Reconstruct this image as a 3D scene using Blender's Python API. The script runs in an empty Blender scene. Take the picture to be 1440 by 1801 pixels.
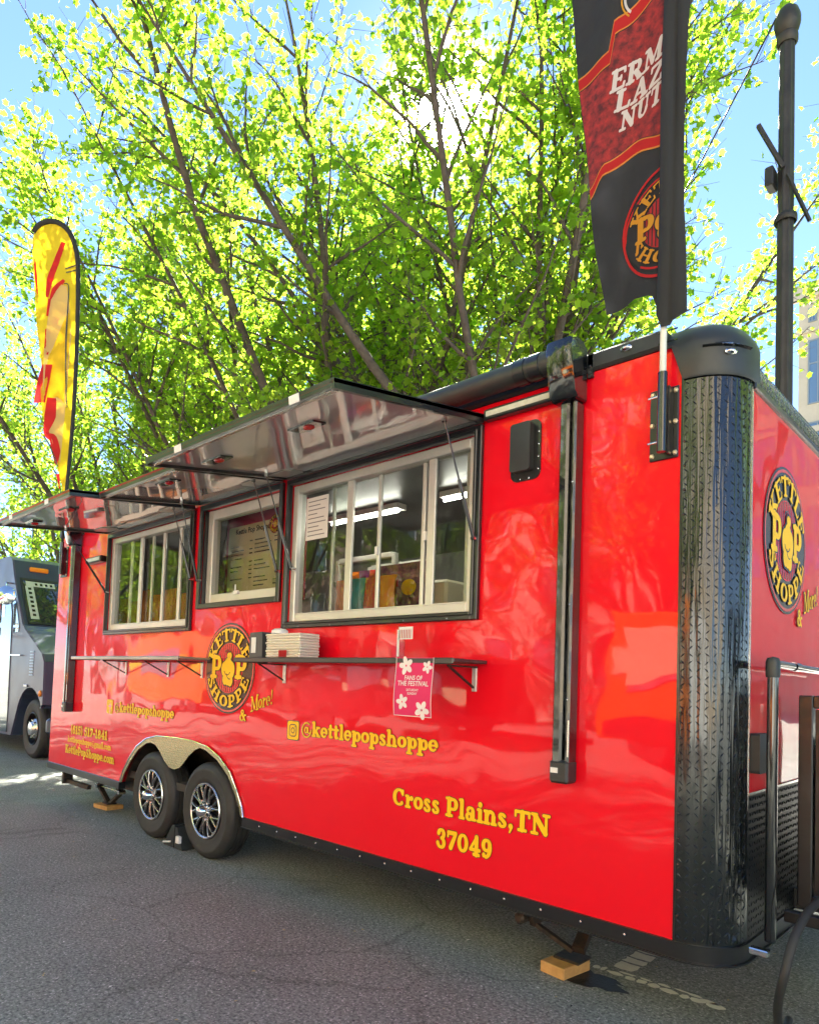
import bpy, math, random
import numpy as np
from mathutils import Vector, Matrix
from mathutils.geometry import tessellate_polygon
R = math.radians
PI = math.pi
scene = bpy.context.scene
col = scene.collection

# ------------------------------------------------------------------ camera
cam_d = bpy.data.cameras.new('camera')
cam = bpy.data.objects.new('camera', cam_d)
col.objects.link(cam)
scene.camera = cam
CR = Vector((0.71984244, 0.69325457, 0.03499932))
CU = Vector((0.0054133, -0.0560264, 0.99841461))
CF = Vector((-0.69411638, 0.71851175, 0.04408297))
M = Matrix((CR, CU, -CF)).transposed().to_4x4()
M.translation = Vector((0.89577, -2.76441, 1.38173))
cam.matrix_world = M
cam_d.sensor_fit = 'HORIZONTAL'
cam_d.sensor_width = 36.0
cam_d.lens = 1205.02 / 1440 * 36
cam_d.shift_x = (720 - 698.265) / 1440
cam_d.shift_y = (1146.51 - 900.5) / 1440
cam_d.clip_start = 0.05
cam_d.clip_end = 3000
scene.render.resolution_x = 818
scene.render.resolution_y = 1024

# ------------------------------------------------------------------ world, sun, exposure
SUN = Vector((-0.50237, 0.56529, 0.65427)).normalized()
world = bpy.data.worlds.new('World')
scene.world = world
world.use_nodes = True
nt = world.node_tree
nt.nodes.clear()
wo = nt.nodes.new('ShaderNodeOutputWorld')
bg = nt.nodes.new('ShaderNodeBackground')
sky = nt.nodes.new('ShaderNodeTexSky')
sky.sky_type = 'NISHITA'
sky.sun_disc = False
sky.sun_elevation = math.asin(SUN.z)
sky.sun_rotation = math.atan2(SUN.x, SUN.y) % (2 * PI)
sky.air_density = 0.62
sky.dust_density = 0.0
sky.ozone_density = 3.0
bg.inputs['Strength'].default_value = 0.055
tc = nt.nodes.new('ShaderNodeTexCoord')
dot = nt.nodes.new('ShaderNodeVectorMath'); dot.operation = 'DOT_PRODUCT'
nrm = nt.nodes.new('ShaderNodeVectorMath'); nrm.operation = 'NORMALIZE'
nt.links.new(tc.outputs['Generated'], nrm.inputs[0])
nt.links.new(nrm.outputs[0], dot.inputs[0])
dot.inputs[1].default_value = SUN
def wmath(op, a, b):
    n = nt.nodes.new('ShaderNodeMath'); n.operation = op
    for i, v in enumerate((a, b)):
        if hasattr(v, 'is_linked') or hasattr(v, 'links'): nt.links.new(v, n.inputs[i])
        else: n.inputs[i].default_value = v
    return n.outputs[0]
c0 = wmath('MAXIMUM', dot.outputs['Value'], 0.0)
core = wmath('MULTIPLY', wmath('POWER', c0, 2600.0), 1500.0)     # the sun's own aureole
wide = wmath('MULTIPLY', wmath('POWER', c0, 300.0), 1.5)
aur = wmath('ADD', core, wide)
mul = nt.nodes.new('ShaderNodeVectorMath'); mul.operation = 'SCALE'
mul.inputs[0].default_value = (1.0, 0.9, 0.68)
nt.links.new(aur, mul.inputs['Scale'])
addv = nt.nodes.new('ShaderNodeVectorMath'); addv.operation = 'ADD'
nt.links.new(sky.outputs[0], addv.inputs[0]); nt.links.new(mul.outputs[0], addv.inputs[1])
nt.links.new(addv.outputs[0], bg.inputs['Color'])
nt.links.new(bg.outputs[0], wo.inputs['Surface'])

sun_d = bpy.data.lights.new('sun', 'SUN')
sun_d.energy = 5.0
sun_d.angle = R(0.53)
sun_d.color = (1.0, 0.95, 0.86)
sun_o = bpy.data.objects.new('sun', sun_d)
sun_o.rotation_euler = SUN.to_track_quat('Z', 'Y').to_euler()
col.objects.link(sun_o)

scene.view_settings.view_transform = 'Standard'
scene.view_settings.look = 'None'
scene.view_settings.exposure = 3.2
scene.view_settings.gamma = 1.0
scene.view_settings.use_curve_mapping = False
try:
    scene.cycles.max_bounces = 10
    scene.cycles.transparent_max_bounces = 16
    scene.cycles.caustics_reflective = False
    scene.cycles.caustics_refractive = False
    scene.cycles.sample_clamp_indirect = 6.0
except Exception: pass

# ------------------------------------------------------------------ materials
def mat(name, color=(.5, .5, .5), rough=.5, metal=0., coat=0., spec=.5, emis=None, estr=1., var=None, bump=None, trans=0.):
    m = bpy.data.materials.new(name); m.use_nodes = True
    t = m.node_tree; b = t.nodes['Principled BSDF']
    b.inputs['Base Color'].default_value = (*color, 1)
    b.inputs['Roughness'].default_value = rough
    b.inputs['Metallic'].default_value = metal
    b.inputs['Coat Weight'].default_value = coat
    b.inputs['Coat Roughness'].default_value = .03
    b.inputs['Specular IOR Level'].default_value = spec
    if emis:
        b.inputs['Emission Color'].default_value = (*emis, 1); b.inputs['Emission Strength'].default_value = estr
    tcn = t.nodes.new('ShaderNodeTexCoord')
    if var:   # (scale, second colour, detail)
        n = t.nodes.new('ShaderNodeTexNoise'); n.inputs['Scale'].default_value = var[0]; n.inputs['Detail'].default_value = 6
        n.inputs['Roughness'].default_value = .65
        t.links.new(tcn.outputs['Object'], n.inputs['Vector'])
        rp = t.nodes.new('ShaderNodeValToRGB'); rp.color_ramp.elements[0].position = .35; rp.color_ramp.elements[1].position = .68
        rp.color_ramp.elements[0].color = (*color, 1); rp.color_ramp.elements[1].color = (*var[1], 1)
        t.links.new(n.outputs['Fac'], rp.inputs[0]); t.links.new(rp.outputs[0], b.inputs['Base Color'])
    if bump:  # (scale, strength, distance)
        n = t.nodes.new('ShaderNodeTexNoise'); n.inputs['Scale'].default_value = bump[0]; n.inputs['Detail'].default_value = bump[3] if len(bump) > 3 else 3
        t.links.new(tcn.outputs['Object'], n.inputs['Vector'])
        bp = t.nodes.new('ShaderNodeBump'); bp.inputs['Strength'].default_value = bump[1]; bp.inputs['Distance'].default_value = bump[2]
        t.links.new(n.outputs['Fac'], bp.inputs['Height']); t.links.new(bp.outputs[0], b.inputs['Normal'])
        if coat: t.links.new(bp.outputs[0], b.inputs['Coat Normal'])
    return m

RED = mat('red paint', (.80, .001, .012), rough=.5, coat=1., spec=.12, bump=(1.3, .26, .05, 2.2))
BLACK = mat('black powder coat', (.012, .013, .014), rough=.28, coat=.3, bump=(60, .08, .002))
BLACKG = mat('gloss black', (.008, .009, .010), rough=.1, coat=.8)
BLACKM = mat('matte black plastic', (.022, .026, .026), rough=.45, var=(9, (.03, .035, .034)))
TREAD = mat('black tread plate', (.008, .010, .010), rough=.22, coat=.55, bump=(5, .5, .03))
for _n in TREAD.node_tree.nodes:
    if _n.type == 'TEX_NOISE':
        _mp = TREAD.node_tree.nodes.new('ShaderNodeMapping'); _mp.inputs['Scale'].default_value = (4.5, 4.5, .22)
        _l = _n.inputs['Vector'].links[0].from_socket; TREAD.node_tree.links.new(_l, _mp.inputs[0]); TREAD.node_tree.links.new(_mp.outputs[0], _n.inputs['Vector'])
ALU = mat('bare aluminium', (.68, .68, .66), rough=.25, metal=.9, bump=(40, .06, .002))
WFRAME = mat('satin aluminium window frame', (.66, .64, .58), rough=.35, metal=.35, var=(3, (.56, .55, .50)))
HATCHU = mat('glossy white hatch underside', (.66, .61, .59), rough=.06, metal=.15, coat=1., bump=(2.2, .3, .02, 1))
CHROME = mat('chrome', (.85, .85, .84), rough=.06, metal=1.)
RUBBER = mat('tyre rubber', (.020, .020, .019), rough=.62, var=(7, (.035, .034, .031)), bump=(55, .25, .003))
YEL = mat('yellow vinyl', (.95, .54, .008), rough=.5, spec=.3)
YELD = mat('dark vinyl outline', (.09, .018, .003), rough=.35, coat=.3)
LBLACK = mat('black vinyl', (.012, .010, .009), rough=.25, coat=.5)
LRED = mat('red vinyl', (.75, .01, .03), rough=.25, coat=.5)
LRING = mat('pink red vinyl ring', (.72, .07, .06), rough=.25, coat=.5)
WHITE = mat('white plastic', (.78, .76, .72), rough=.4)
PAPER = mat('white paper', (.78, .77, .72), rough=.8)
INWALL = mat('grey interior wall lining', (.30, .29, .28), rough=.5, var=(2, (.17, .17, .165)))
INCEIL = mat('interior ceiling lining', (.16, .155, .15), rough=.35)
WOOD = mat('raw pine', (.62, .36, .12), rough=.7, var=(14, (.45, .23, .07)), bump=(40, .3, .003))
RUST = mat('worn black steel', (.03, .028, .026), rough=.55, metal=.5, var=(20, (.09, .06, .04)))
LAMP = mat('lit fluorescent tube', (.9, .9, .85), emis=(1, .97, .88), estr=5.)
AMBER = mat('amber lens', (.85, .25, .02), rough=.15, coat=.6)
REDLENS = mat('red lens', (.5, .01, .01), rough=.15, coat=.6)
LENS = mat('clear frosted lens', (.62, .60, .52), rough=.25, var=(30, (.50, .48, .42)))
DARKCLOTH = mat('black flag cloth', (.020, .021, .024), rough=.85, bump=(7, .5, .02))
YCLOTH = mat('yellow flag cloth', (.70, .50, .01), rough=.7, bump=(5, .5, .02))
SOCK = mat('black pole sleeve', (.012, .013, .012), rough=.75)
FLAGRED = mat('red print', (.60, .02, .02), rough=.8)
FLAGORG = mat('orange print edge', (.80, .30, .06), rough=.8)
FLAGWHITE = mat('white print', (.75, .74, .72), rough=.8)
FLAGGOLD = mat('gold print', (.75, .36, .03), rough=.8)

def glass_mat(name, tint=(1, 1, 1), refl=1.0, base=.04):
    m = bpy.data.materials.new(name); m.use_nodes = True; t = m.node_tree; t.nodes.clear()
    o = t.nodes.new('ShaderNodeOutputMaterial'); mx = t.nodes.new('ShaderNodeMixShader')
    tr = t.nodes.new('ShaderNodeBsdfTransparent'); tr.inputs[0].default_value = (*tint, 1)
    gl = t.nodes.new('ShaderNodeBsdfGlossy'); gl.inputs['Roughness'].default_value = .01
    fr = t.nodes.new('ShaderNodeFresnel'); fr.inputs[0].default_value = 1.5
    mm = t.nodes.new('ShaderNodeMath'); mm.operation = 'MULTIPLY_ADD'; mm.inputs[1].default_value = refl; mm.inputs[2].default_value = base
    mm.use_clamp = True
    ge = t.nodes.new('ShaderNodeNewGeometry'); fb_ = t.nodes.new('ShaderNodeMath'); fb_.operation = 'SUBTRACT'; fb_.inputs[0].default_value = 1.0
    m3 = t.nodes.new('ShaderNodeMath'); m3.operation = 'MULTIPLY'     # only the outer face of the sheet mirrors
    t.links.new(ge.outputs['Backfacing'], fb_.inputs[1]); t.links.new(fr.outputs[0], mm.inputs[0])
    t.links.new(mm.outputs[0], m3.inputs[0]); t.links.new(fb_.outputs[0], m3.inputs[1]); t.links.new(m3.outputs[0], mx.inputs[0])
    t.links.new(tr.outputs[0], mx.inputs[1]); t.links.new(gl.outputs[0], mx.inputs[2]); t.links.new(mx.outputs[0], o.inputs[0])
    return m
GLASS = glass_mat('window glass', (.85, .87, .84), 1.0, .0)
GLASSB = glass_mat('dark window glass', (.25, .28, .28), 2.0, .15)

def cloth_translucent(m, amt=.4):
    t = m.node_tree; b = t.nodes['Principled BSDF']; out = [n for n in t.nodes if n.type == 'OUTPUT_MATERIAL'][0]
    tr = t.nodes.new('ShaderNodeBsdfTranslucent'); mx = t.nodes.new('ShaderNodeMixShader'); mx.inputs[0].default_value = amt
    tr.inputs[0].default_value = b.inputs['Base Color'].default_value
    t.links.new(b.outputs[0], mx.inputs[1]); t.links.new(tr.outputs[0], mx.inputs[2]); t.links.new(mx.outputs[0], out.inputs[0])
for _m in (YCLOTH, FLAGRED, FLAGORG, FLAGWHITE, FLAGGOLD): cloth_translucent(_m, .45)
cloth_translucent(DARKCLOTH, .25)

def leaf_mat(name, c1, c2, t1, t2):
    m = bpy.data.materials.new(name); m.use_nodes = True; t = m.node_tree; t.nodes.clear()
    o = t.nodes.new('ShaderNodeOutputMaterial'); mx = t.nodes.new('ShaderNodeMixShader'); mx.inputs[0].default_value = .80
    at = t.nodes.new('ShaderNodeAttribute'); at.attribute_name = 'tint'
    d = t.nodes.new('ShaderNodeBsdfPrincipled'); d.inputs['Roughness'].default_value = .45
    tr = t.nodes.new('ShaderNodeBsdfTranslucent')
    for (a, b, node) in ((c1, c2, d), (t1, t2, tr)):
        k = t.nodes.new('ShaderNodeMix'); k.data_type = 'RGBA'
        k.inputs['A'].default_value = (*a, 1); k.inputs['B'].default_value = (*b, 1)
        t.links.new(at.outputs['Fac'], k.inputs['Factor']); t.links.new(k.outputs['Result'], node.inputs[0])
    t.links.new(d.outputs[0], mx.inputs[1]); t.links.new(tr.outputs[0], mx.inputs[2]); t.links.new(mx.outputs[0], o.inputs[0])
    return m
LEAF = leaf_mat('spring maple leaves', (.055, .11, .012), (.10, .15, .015), (.19, .40, .02), (.50, .65, .05))
BARK = mat('grey brown bark', (.060, .048, .040), rough=.9, var=(9, (.11, .09, .075)), bump=(25, .7, .02))

# ------------------------------------------------------------------ mesh helpers
class MB:
    def __init__(s): s.v = []; s.f = []; s.m = []; s.cur = 0
    def add(s, vs, fs, mi=None):
        o = len(s.v); s.v += [tuple(p) for p in vs]
        s.f += [tuple(i + o for i in f) for f in fs]; s.m += [s.cur if mi is None else mi] * len(fs)
    def box(s, x0, x1, y0, y1, z0, z1, mi=None):
        s.add([(x0, y0, z0), (x1, y0, z0), (x1, y1, z0), (x0, y1, z0), (x0, y0, z1), (x1, y0, z1), (x1, y1, z1), (x0, y1, z1)],
              [(0, 3, 2, 1), (4, 5, 6, 7), (0, 1, 5, 4), (1, 2, 6, 5), (2, 3, 7, 6), (3, 0, 4, 7)], mi)
    def bbox(s, x0, x1, y0, y1, z0, z1, b=.006, mi=None):   # box with chamfered edges
        X = (x0, x1); Y = (y0, y1); Z = (z0, z1); vs = []; idx = {}
        b = min(b, (x1 - x0) * .45, (y1 - y0) * .45, (z1 - z0) * .45)
        for i in (0, 1):
            for j in (0, 1):
                for k in (0, 1):
                    sx, sy, sz = (b if i == 0 else -b), (b if j == 0 else -b), (b if k == 0 else -b)
                    for a, p in enumerate(((X[i], Y[j] + sy, Z[k] + sz), (X[i] + sx, Y[j], Z[k] + sz), (X[i] + sx, Y[j] + sy, Z[k]))):
                        idx[(i, j, k, a)] = len(vs); vs.append(p)
        fs = []
        for i in (0, 1): fs.append(tuple(idx[(i, j, k, 0)] for j, k in ((0, 0), (1, 0), (1, 1), (0, 1))))
        for j in (0, 1): fs.append(tuple(idx[(i, j, k, 1)] for i, k in ((0, 0), (1, 0), (1, 1), (0, 1))))
        for k in (0, 1): fs.append(tuple(idx[(i, j, k, 2)] for i, j in ((0, 0), (1, 0), (1, 1), (0, 1))))
        for j in (0, 1):
            for k in (0, 1): fs.append((idx[(0, j, k, 1)], idx[(1, j, k, 1)], idx[(1, j, k, 2)], idx[(0, j, k, 2)]))
        for i in (0, 1):
            for k in (0, 1): fs.append((idx[(i, 0, k, 0)], idx[(i, 1, k, 0)], idx[(i, 1, k, 2)], idx[(i, 0, k, 2)]))
        for i in (0, 1):
            for j in (0, 1): fs.append((idx[(i, j, 0, 0)], idx[(i, j, 1, 0)], idx[(i, j, 1, 1)], idx[(i, j, 0, 1)]))
        for i in (0, 1):
            for j in (0, 1):
                for k in (0, 1): fs.append(tuple(idx[(i, j, k, a)] for a in (0, 1, 2)))
        s.add(vs, fs, mi)
    def tube(s, pts, rad, n=10, mi=None, caps=True):
        pts = [Vector(p) for p in pts]; rs = rad if isinstance(rad, (list, tuple)) else [rad] * len(pts)
        vs = []; fs = []; prev = None
        for i, p in enumerate(pts):
            d = (pts[min(i + 1, len(pts) - 1)] - pts[max(i - 1, 0)]).normalized()
            if prev is None:
                a = Vector((0, 0, 1)) if abs(d.z) < .9 else Vector((1, 0, 0)); u = d.cross(a).normalized()
            else: u = (prev - d * prev.dot(d)).normalized()
            w = d.cross(u); prev = u
            for k in range(n):
                t = 2 * PI * k / n; vs.append(p + (u * math.cos(t) + w * math.sin(t)) * rs[i])
        for i in range(len(pts) - 1):
            for k in range(n):
                a = i * n + k; b = i * n + (k + 1) % n; fs.append((a, b, b + n, a + n))
        if caps: fs.append(tuple(range(n))[::-1]); fs.append(tuple((len(pts) - 1) * n + k for k in range(n)))
        s.add(vs, fs, mi)
    def bar(s, p, q, w, h, mi=None, up=(0, 0, 1)):       # rectangular bar between two points
        p = Vector(p); q = Vector(q); d = (q - p).normalized(); up = Vector(up)
        if abs(d.dot(up)) > .98: up = Vector((1, 0, 0))
        a = d.cross(up).normalized() * w / 2; b = a.cross(d).normalized() * h / 2
        vs = [p - a - b, p + a - b, p + a + b, p - a + b, q - a - b, q + a - b, q + a + b, q - a + b]
        s.add(vs, [(3, 2, 1, 0), (4, 5, 6, 7), (0, 1, 5, 4), (1, 2, 6, 5), (2, 3, 7, 6), (3, 0, 4, 7)], mi)
    def lathe(s, c, axis, prof, n=32, mi=None):        # prof = [(radius, height)]
        c = Vector(c); ax = Vector(axis).normalized(); a = Vector((0, 0, 1)) if abs(ax.z) < .9 else Vector((1, 0, 0))
        u = ax.cross(a).normalized(); w = ax.cross(u); vs = []; fs = []
        for r_, h_ in prof:
            for k in range(n):
                t = 2 * PI * k / n; vs.append(c + ax * h_ + (u * math.cos(t) + w * math.sin(t)) * r_)
        for i in range(len(prof) - 1):
            for k in range(n):
                a_ = i * n + k; b_ = i * n + (k + 1) % n; fs.append((a_, b_, b_ + n, a_ + n))
        s.add(vs, fs, mi)
    def prism(s, pts, axis, a0, a1, mi=None, holes=()):  # polygon (2D) extruded along an axis ('x','y','z')
        def P(q, a): return {'x': (a, q[0], q[1]), 'y': (q[0], a, q[1]), 'z': (q[0], q[1], a)}[axis]
        loops = [list(pts)] + [list(h) for h in holes]
        tri = tessellate_polygon([[Vector((p[0], p[1], 0)) for p in l] for l in loops])
        flat = [p for l in loops for p in l]; n = len(flat)
        vs = [P(q, a0) for q in flat] + [P(q, a1) for q in flat]
        fs = [tuple(t) for t in tri] + [tuple(i + n for i in t[::-1]) for t in tri]
        o = 0
        for l in loops:
            m_ = len(l)
            for i in range(m_): a = o + i; b = o + (i + 1) % m_; fs.append((a, b, b + n, a + n))
            o += m_
        s.add(vs, fs, mi)
    def build(s, name, mats, parent=None, smooth=None, recalc=True):
        base = Vector((0, 0, 0)); p = parent
        while p is not None: base += Vector(p.location); p = p.parent
        me = bpy.data.meshes.new(name)
        me.from_pydata([(v[0] - base.x, v[1] - base.y, v[2] - base.z) for v in s.v], [], s.f)
        for m_ in (mats if isinstance(mats, (list, tuple)) else [mats]): me.materials.append(m_)
        me.polygons.foreach_set('material_index', s.m)
        if recalc:
            import bmesh
            b = bmesh.new(); b.from_mesh(me); bmesh.ops.recalc_face_normals(b, faces=b.faces); b.to_mesh(me); b.free()
        if smooth is not None:
            me.polygons.foreach_set('use_smooth', [True] * len(me.polygons))
            if smooth < 3: me.set_sharp_from_angle(angle=smooth)
        me.update()
        o = bpy.data.objects.new(name, me); col.objects.link(o); o.parent = parent
        return o
def tag(o, label=None, cat=None, group=None, kind=None):
    if label: o['label'] = label
    if cat: o['category'] = cat
    if group: o['group'] = group
    if kind: o['kind'] = kind
    return o
def thing(name, label, cat, loc=(0, 0, 0), group=None):
    o = bpy.data.objects.new(name, None); o.empty_display_size = .2; col.objects.link(o); o.location = loc
    return tag(o, label, cat, group)
def ang(o): return o
SM = R(35)

# ------------------------------------------------------------------ soft slab-serif lettering, drawn as thick rounded strokes
T_, t_ = .155, .075
def _l(x1, y1, x2, y2, w=T_, w2=None): return ('l', x1, y1, x2, y2, w, w if w2 is None else w2)
def _s(x1, x2, y): return ('l', x1, y, x2, y, .085, .085)
def _a(cx, cy, rx, ry, a0=0, a1=360, T=T_, t=t_): return ('a', cx, cy, rx, ry, a0, a1, T, t)
def _d(x, y, r): return ('l', x, y, x + .001, y, 2 * r, 2 * r)
G = {
 'a': (.55, [_a(.2, .14, .11, .11, 0, 360, .12), _l(.37, .08, .37, .34), _a(.25, .34, .13, .12, 0, 150, .12), _d(.13, .36, .06), _l(.37, .05, .49, .05, .08)]),
 'c': (.49, [_a(.26, .25, .17, .2, 50, 310), _d(.38, .37, .07)]),
 'e': (.53, [_a(.26, .25, .17, .2, 0, 285, .15, .07), _l(.12, .25, .42, .26, .055), _d(.37, .10, .035)]),
 'g': (.55, [_a(.24, .31, .13, .14, 0, 360, .13), _l(.36, .41, .48, .44, .09), _a(.26, -.05, .17, .1, 0, 360, .1), _l(.16, .12, .36, .06, .07)]),
 'h': (.63, [_l(.15, .08, .15, .66), _s(.05, .26, .04), _s(.05, .15, .68), _a(.32, .29, .14, .16, 0, 170, .13, .1), _l(.46, .08, .46, .3), _s(.38, .57, .04)]),
 'i': (.32, [_l(.16, .08, .16, .42), _s(.06, .27, .04), _s(.06, .16, .45), _d(.16, .63, .09)]),
 'k': (.62, [_l(.15, .08, .15, .66), _s(.05, .25, .04), _s(.05, .15, .68), _l(.18, .2, .44, .44, .08), _l(.28, .28, .46, .07, .14), _s(.4, .58, .04), _s(.36, .54, .45)]),
 'l': (.31, [_l(.15, .08, .15, .66), _s(.05, .26, .04), _s(.05, .15, .68)]),
 'm': (.93, [_l(.15, .08, .15, .42), _s(.05, .26, .04), _s(.05, .15, .45), _a(.31, .29, .14, .15, 0, 170, .13, .1), _l(.45, .08, .45, .3), _s(.38, .53, .04), _a(.61, .29, .14, .15, 0, 170, .13, .1), _l(.75, .08, .75, .3), _s(.68, .87, .04)]),
 'n': (.63, [_l(.15, .08, .15, .42), _s(.05, .26, .04), _s(.05, .15, .45), _a(.32, .29, .14, .16, 0, 170, .13, .1), _l(.46, .08, .46, .3), _s(.38, .57, .04)]),
 'o': (.53, [_a(.265, .25, .175, .19)]),
 'p': (.58, [_l(.15, -.15, .15, .42), _s(.04, .28, -.18), _s(.05, .15, .45), _a(.34, .24, .14, .18, -175, 175)]),
 'r': (.47, [_l(.15, .08, .15, .42), _s(.05, .28, .04), _s(.05, .15, .45), _l(.18, .3, .34, .42, .1), _d(.36, .38, .085)]),
 's': (.45, [_a(.21, .36, .1, .09, 40, 260, .12), _a(.22, .13, .12, .1, -160, 90, .12), _l(.15, .32, .3, .19, .12), _d(.32, .4, .05), _d(.1, .1, .06)]),
 't': (.39, [_l(.17, .1, .17, .58), _s(.05, .32, .44), _l(.18, .06, .31, .08, .08)]),
 'v': (.56, [_l(.13, .42, .27, .07, .14), _l(.43, .42, .29, .07, .08), _s(.04, .24, .45), _s(.34, .52, .45)]),
 'C': (.72, [_a(.37, .35, .26, .29, 48, 312, .18), _l(.58, .46, .58, .62, .08), _d(.55, .52, .06)]),
 'K': (.76, [_l(.17, .06, .17, .64, .17), _s(.05, .31, .04), _s(.05, .31, .66), _l(.22, .28, .54, .62, .09), _l(.34, .38, .57, .08, .16), _s(.48, .71, .04), _s(.44, .66, .66)]),
 'P': (.66, [_l(.18, .06, .18, .64, .17), _s(.05, .33, .04), _s(.05, .3, .66), _a(.38, .46, .15, .18, -110, 110, .17), _l(.2, .66, .38, .65, .08), _l(.2, .27, .36, .28, .07)]),
 'S': (.58, [_a(.29, .5, .15, .14, 35, 255, .15), _a(.29, .19, .17, .14, -165, 80, .15), _l(.18, .44, .4, .27, .16), _l(.46, .52, .46, .66, .07), _l(.1, .18, .1, .04, .07)]),
 'T': (.70, [_l(.35, .06, .35, .64, .17), _l(.07, .65, .63, .65, .09), _l(.07, .65, .06, .5, .07), _l(.63, .65, .64, .5, .07), _s(.2, .5, .04)]),
 'N': (.80, [_l(.16, .06, .16, .64, .08), _l(.18, .62, .6, .08, .17), _l(.63, .08, .63, .64, .08), _s(.05, .27, .04), _s(.05, .24, .66), _s(.52, .74, .66)]),
 'E': (.64, [_l(.18, .06, .18, .64, .17), _s(.05, .55, .04), _s(.05, .53, .66), _l(.2, .36, .42, .36, .08), _l(.42, .29, .42, .43, .06), _l(.55, .04, .57, .18, .07), _l(.53, .66, .55, .53, .07)]),
 'L': (.60, [_l(.18, .06, .18, .64, .17), _s(.05, .53, .04), _s(.05, .31, .66), _l(.53, .04, .55, .2, .07)]),
 'H': (.80, [_l(.18, .06, .18, .64, .17), _l(.6, .06, .6, .64, .17), _l(.2, .35, .58, .35, .08), _s(.05, .31, .04), _s(.05, .31, .66), _s(.48, .73, .04), _s(.48, .73, .66)]),
 'O': (.76, [_a(.38, .35, .25, .28, 0, 360, .19)]),
 'M': (.95, [_l(.14, .06, .16, .64, .08), _l(.2, .62, .46, .1, .15), _l(.7, .62, .47, .1, .08), _l(.76, .06, .74, .64, .17), _s(.04, .26, .04), _s(.64, .9, .04), _s(.05, .2, .66), _s(.72, .88, .66)]),
 'R': (.74, [_l(.18, .06, .18, .64, .17), _s(.05, .31, .04), _s(.05, .3, .66), _a(.38, .48, .14, .16, -110, 110, .16), _l(.2, .65, .38, .64, .08), _l(.2, .32, .36, .32, .07), _l(.38, .32, .56, .07, .16), _s(.5, .68, .04)]),
 'A': (.76, [_l(.36, .66, .16, .06, .08), _l(.38, .64, .58, .08, .17), _l(.24, .23, .5, .23, .07), _s(.05, .26, .04), _s(.46, .72, .04)]),
 'Z': (.66, [_l(.55, .62, .14, .08, .15), _s(.1, .58, .65), _s(.1, .58, .05), _l(.1, .65, .1, .52, .07), _l(.57, .05, .58, .19, .07)]),
 'U': (.78, [_l(.2, .28, .2, .64, .17), _a(.38, .26, .19, .2, 180, 360, .14), _l(.58, .28, .58, .64, .08), _s(.06, .33, .66), _s(.48, .7, .66)]),
 'G': (.76, [_a(.37, .35, .26, .29, 48, 330, .18), _l(.58, .08, .58, .32, .13), _s(.42, .7, .34), _l(.58, .5, .58, .62, .08)]),
 '0': (.58, [_a(.29, .31, .18, .25, 0, 360, .16)]),
 '1': (.44, [_l(.22, .06, .22, .56, .16), _s(.08, .38, .04), _l(.08, .5, .22, .58, .08)]),
 '3': (.54, [_a(.26, .45, .13, .13, -80, 150, .15), _a(.25, .16, .16, .15, -155, 90, .15), _d(.12, .46, .07), _d(.09, .13, .075)]),
 '4': (.58, [_l(.37, .05, .37, .58, .16), _l(.36, .57, .09, .2, .08), _l(.08, .19, .53, .19, .09), _s(.25, .5, .04)]),
 '5': (.53, [_l(.14, .56, .42, .58, .12), _l(.13, .56, .12, .34, .08), _a(.25, .2, .17, .17, -160, 120, .15), _d(.1, .11, .07)]),
 '6': (.56, [_a(.28, .2, .16, .17, 0, 360, .15), _a(.36, .26, .23, .31, 100, 185, .15), _d(.4, .51, .07)]),
 '7': (.53, [_l(.08, .55, .46, .55, .12), _l(.46, .54, .22, .08, .12, .17), _l(.08, .55, .07, .43, .07)]),
 '8': (.56, [_a(.28, .45, .12, .12, 0, 360, .13), _a(.28, .17, .16, .15, 0, 360, .15)]),
 '9': (.56, [_a(.27, .41, .15, .16, 0, 360, .15), _a(.2, .34, .23, .3, -80, 5, .15), _d(.15, .1, .07)]),
 '(': (.36, [_a(.34, .3, .2, .38, 115, 245, .12)]), ')': (.36, [_a(.02, .3, .2, .38, -65, 65, .12)]),
 '-': (.36, [_l(.07, .25, .29, .25, .11)]), '.': (.26, [_d(.13, .08, .085)]), '/': (.4, [_l(.08, 0, .32, .64, .08)]),
 ',': (.28, [_d(.14, .09, .085), _l(.18, .06, .1, -.12, .08, .04)]), '!': (.32, [_l(.16, .28, .18, .66, .08, .15), _d(.15, .08, .08)]),
 '@': (.80, [_a(.40, .28, .33, .35, -305, 0, .045, .035), _a(.37, .28, .10, .13, 0, 360, .06, .035), _l(.50, .40, .49, .18, .05), _a(.60, .20, .09, .07, 180, 350, .04, .03)]),
 '&': (.74, [_a(.3, .52, .11, .12, 0, 360, .1), _a(.28, .2, .18, .16, 90, 340, .14), _l(.24, .44, .58, .06, .14), _l(.46, .18, .56, .34, .07), _s(.5, .68, .36)]),
 ' ': (.28, []),
}
def _capsule(x1, y1, x2, y2, w1, w2, grow):
    a = math.atan2(y2 - y1, x2 - x1); r1 = w1 / 2 + grow; r2 = w2 / 2 + grow; out = []
    for k in range(9): t = a + PI / 2 + PI * k / 8; out.append((x1 + r1 * math.cos(t), y1 + r1 * math.sin(t)))
    for k in range(9): t = a - PI / 2 + PI * k / 8; out.append((x2 + r2 * math.cos(t), y2 + r2 * math.sin(t)))
    return out
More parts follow.
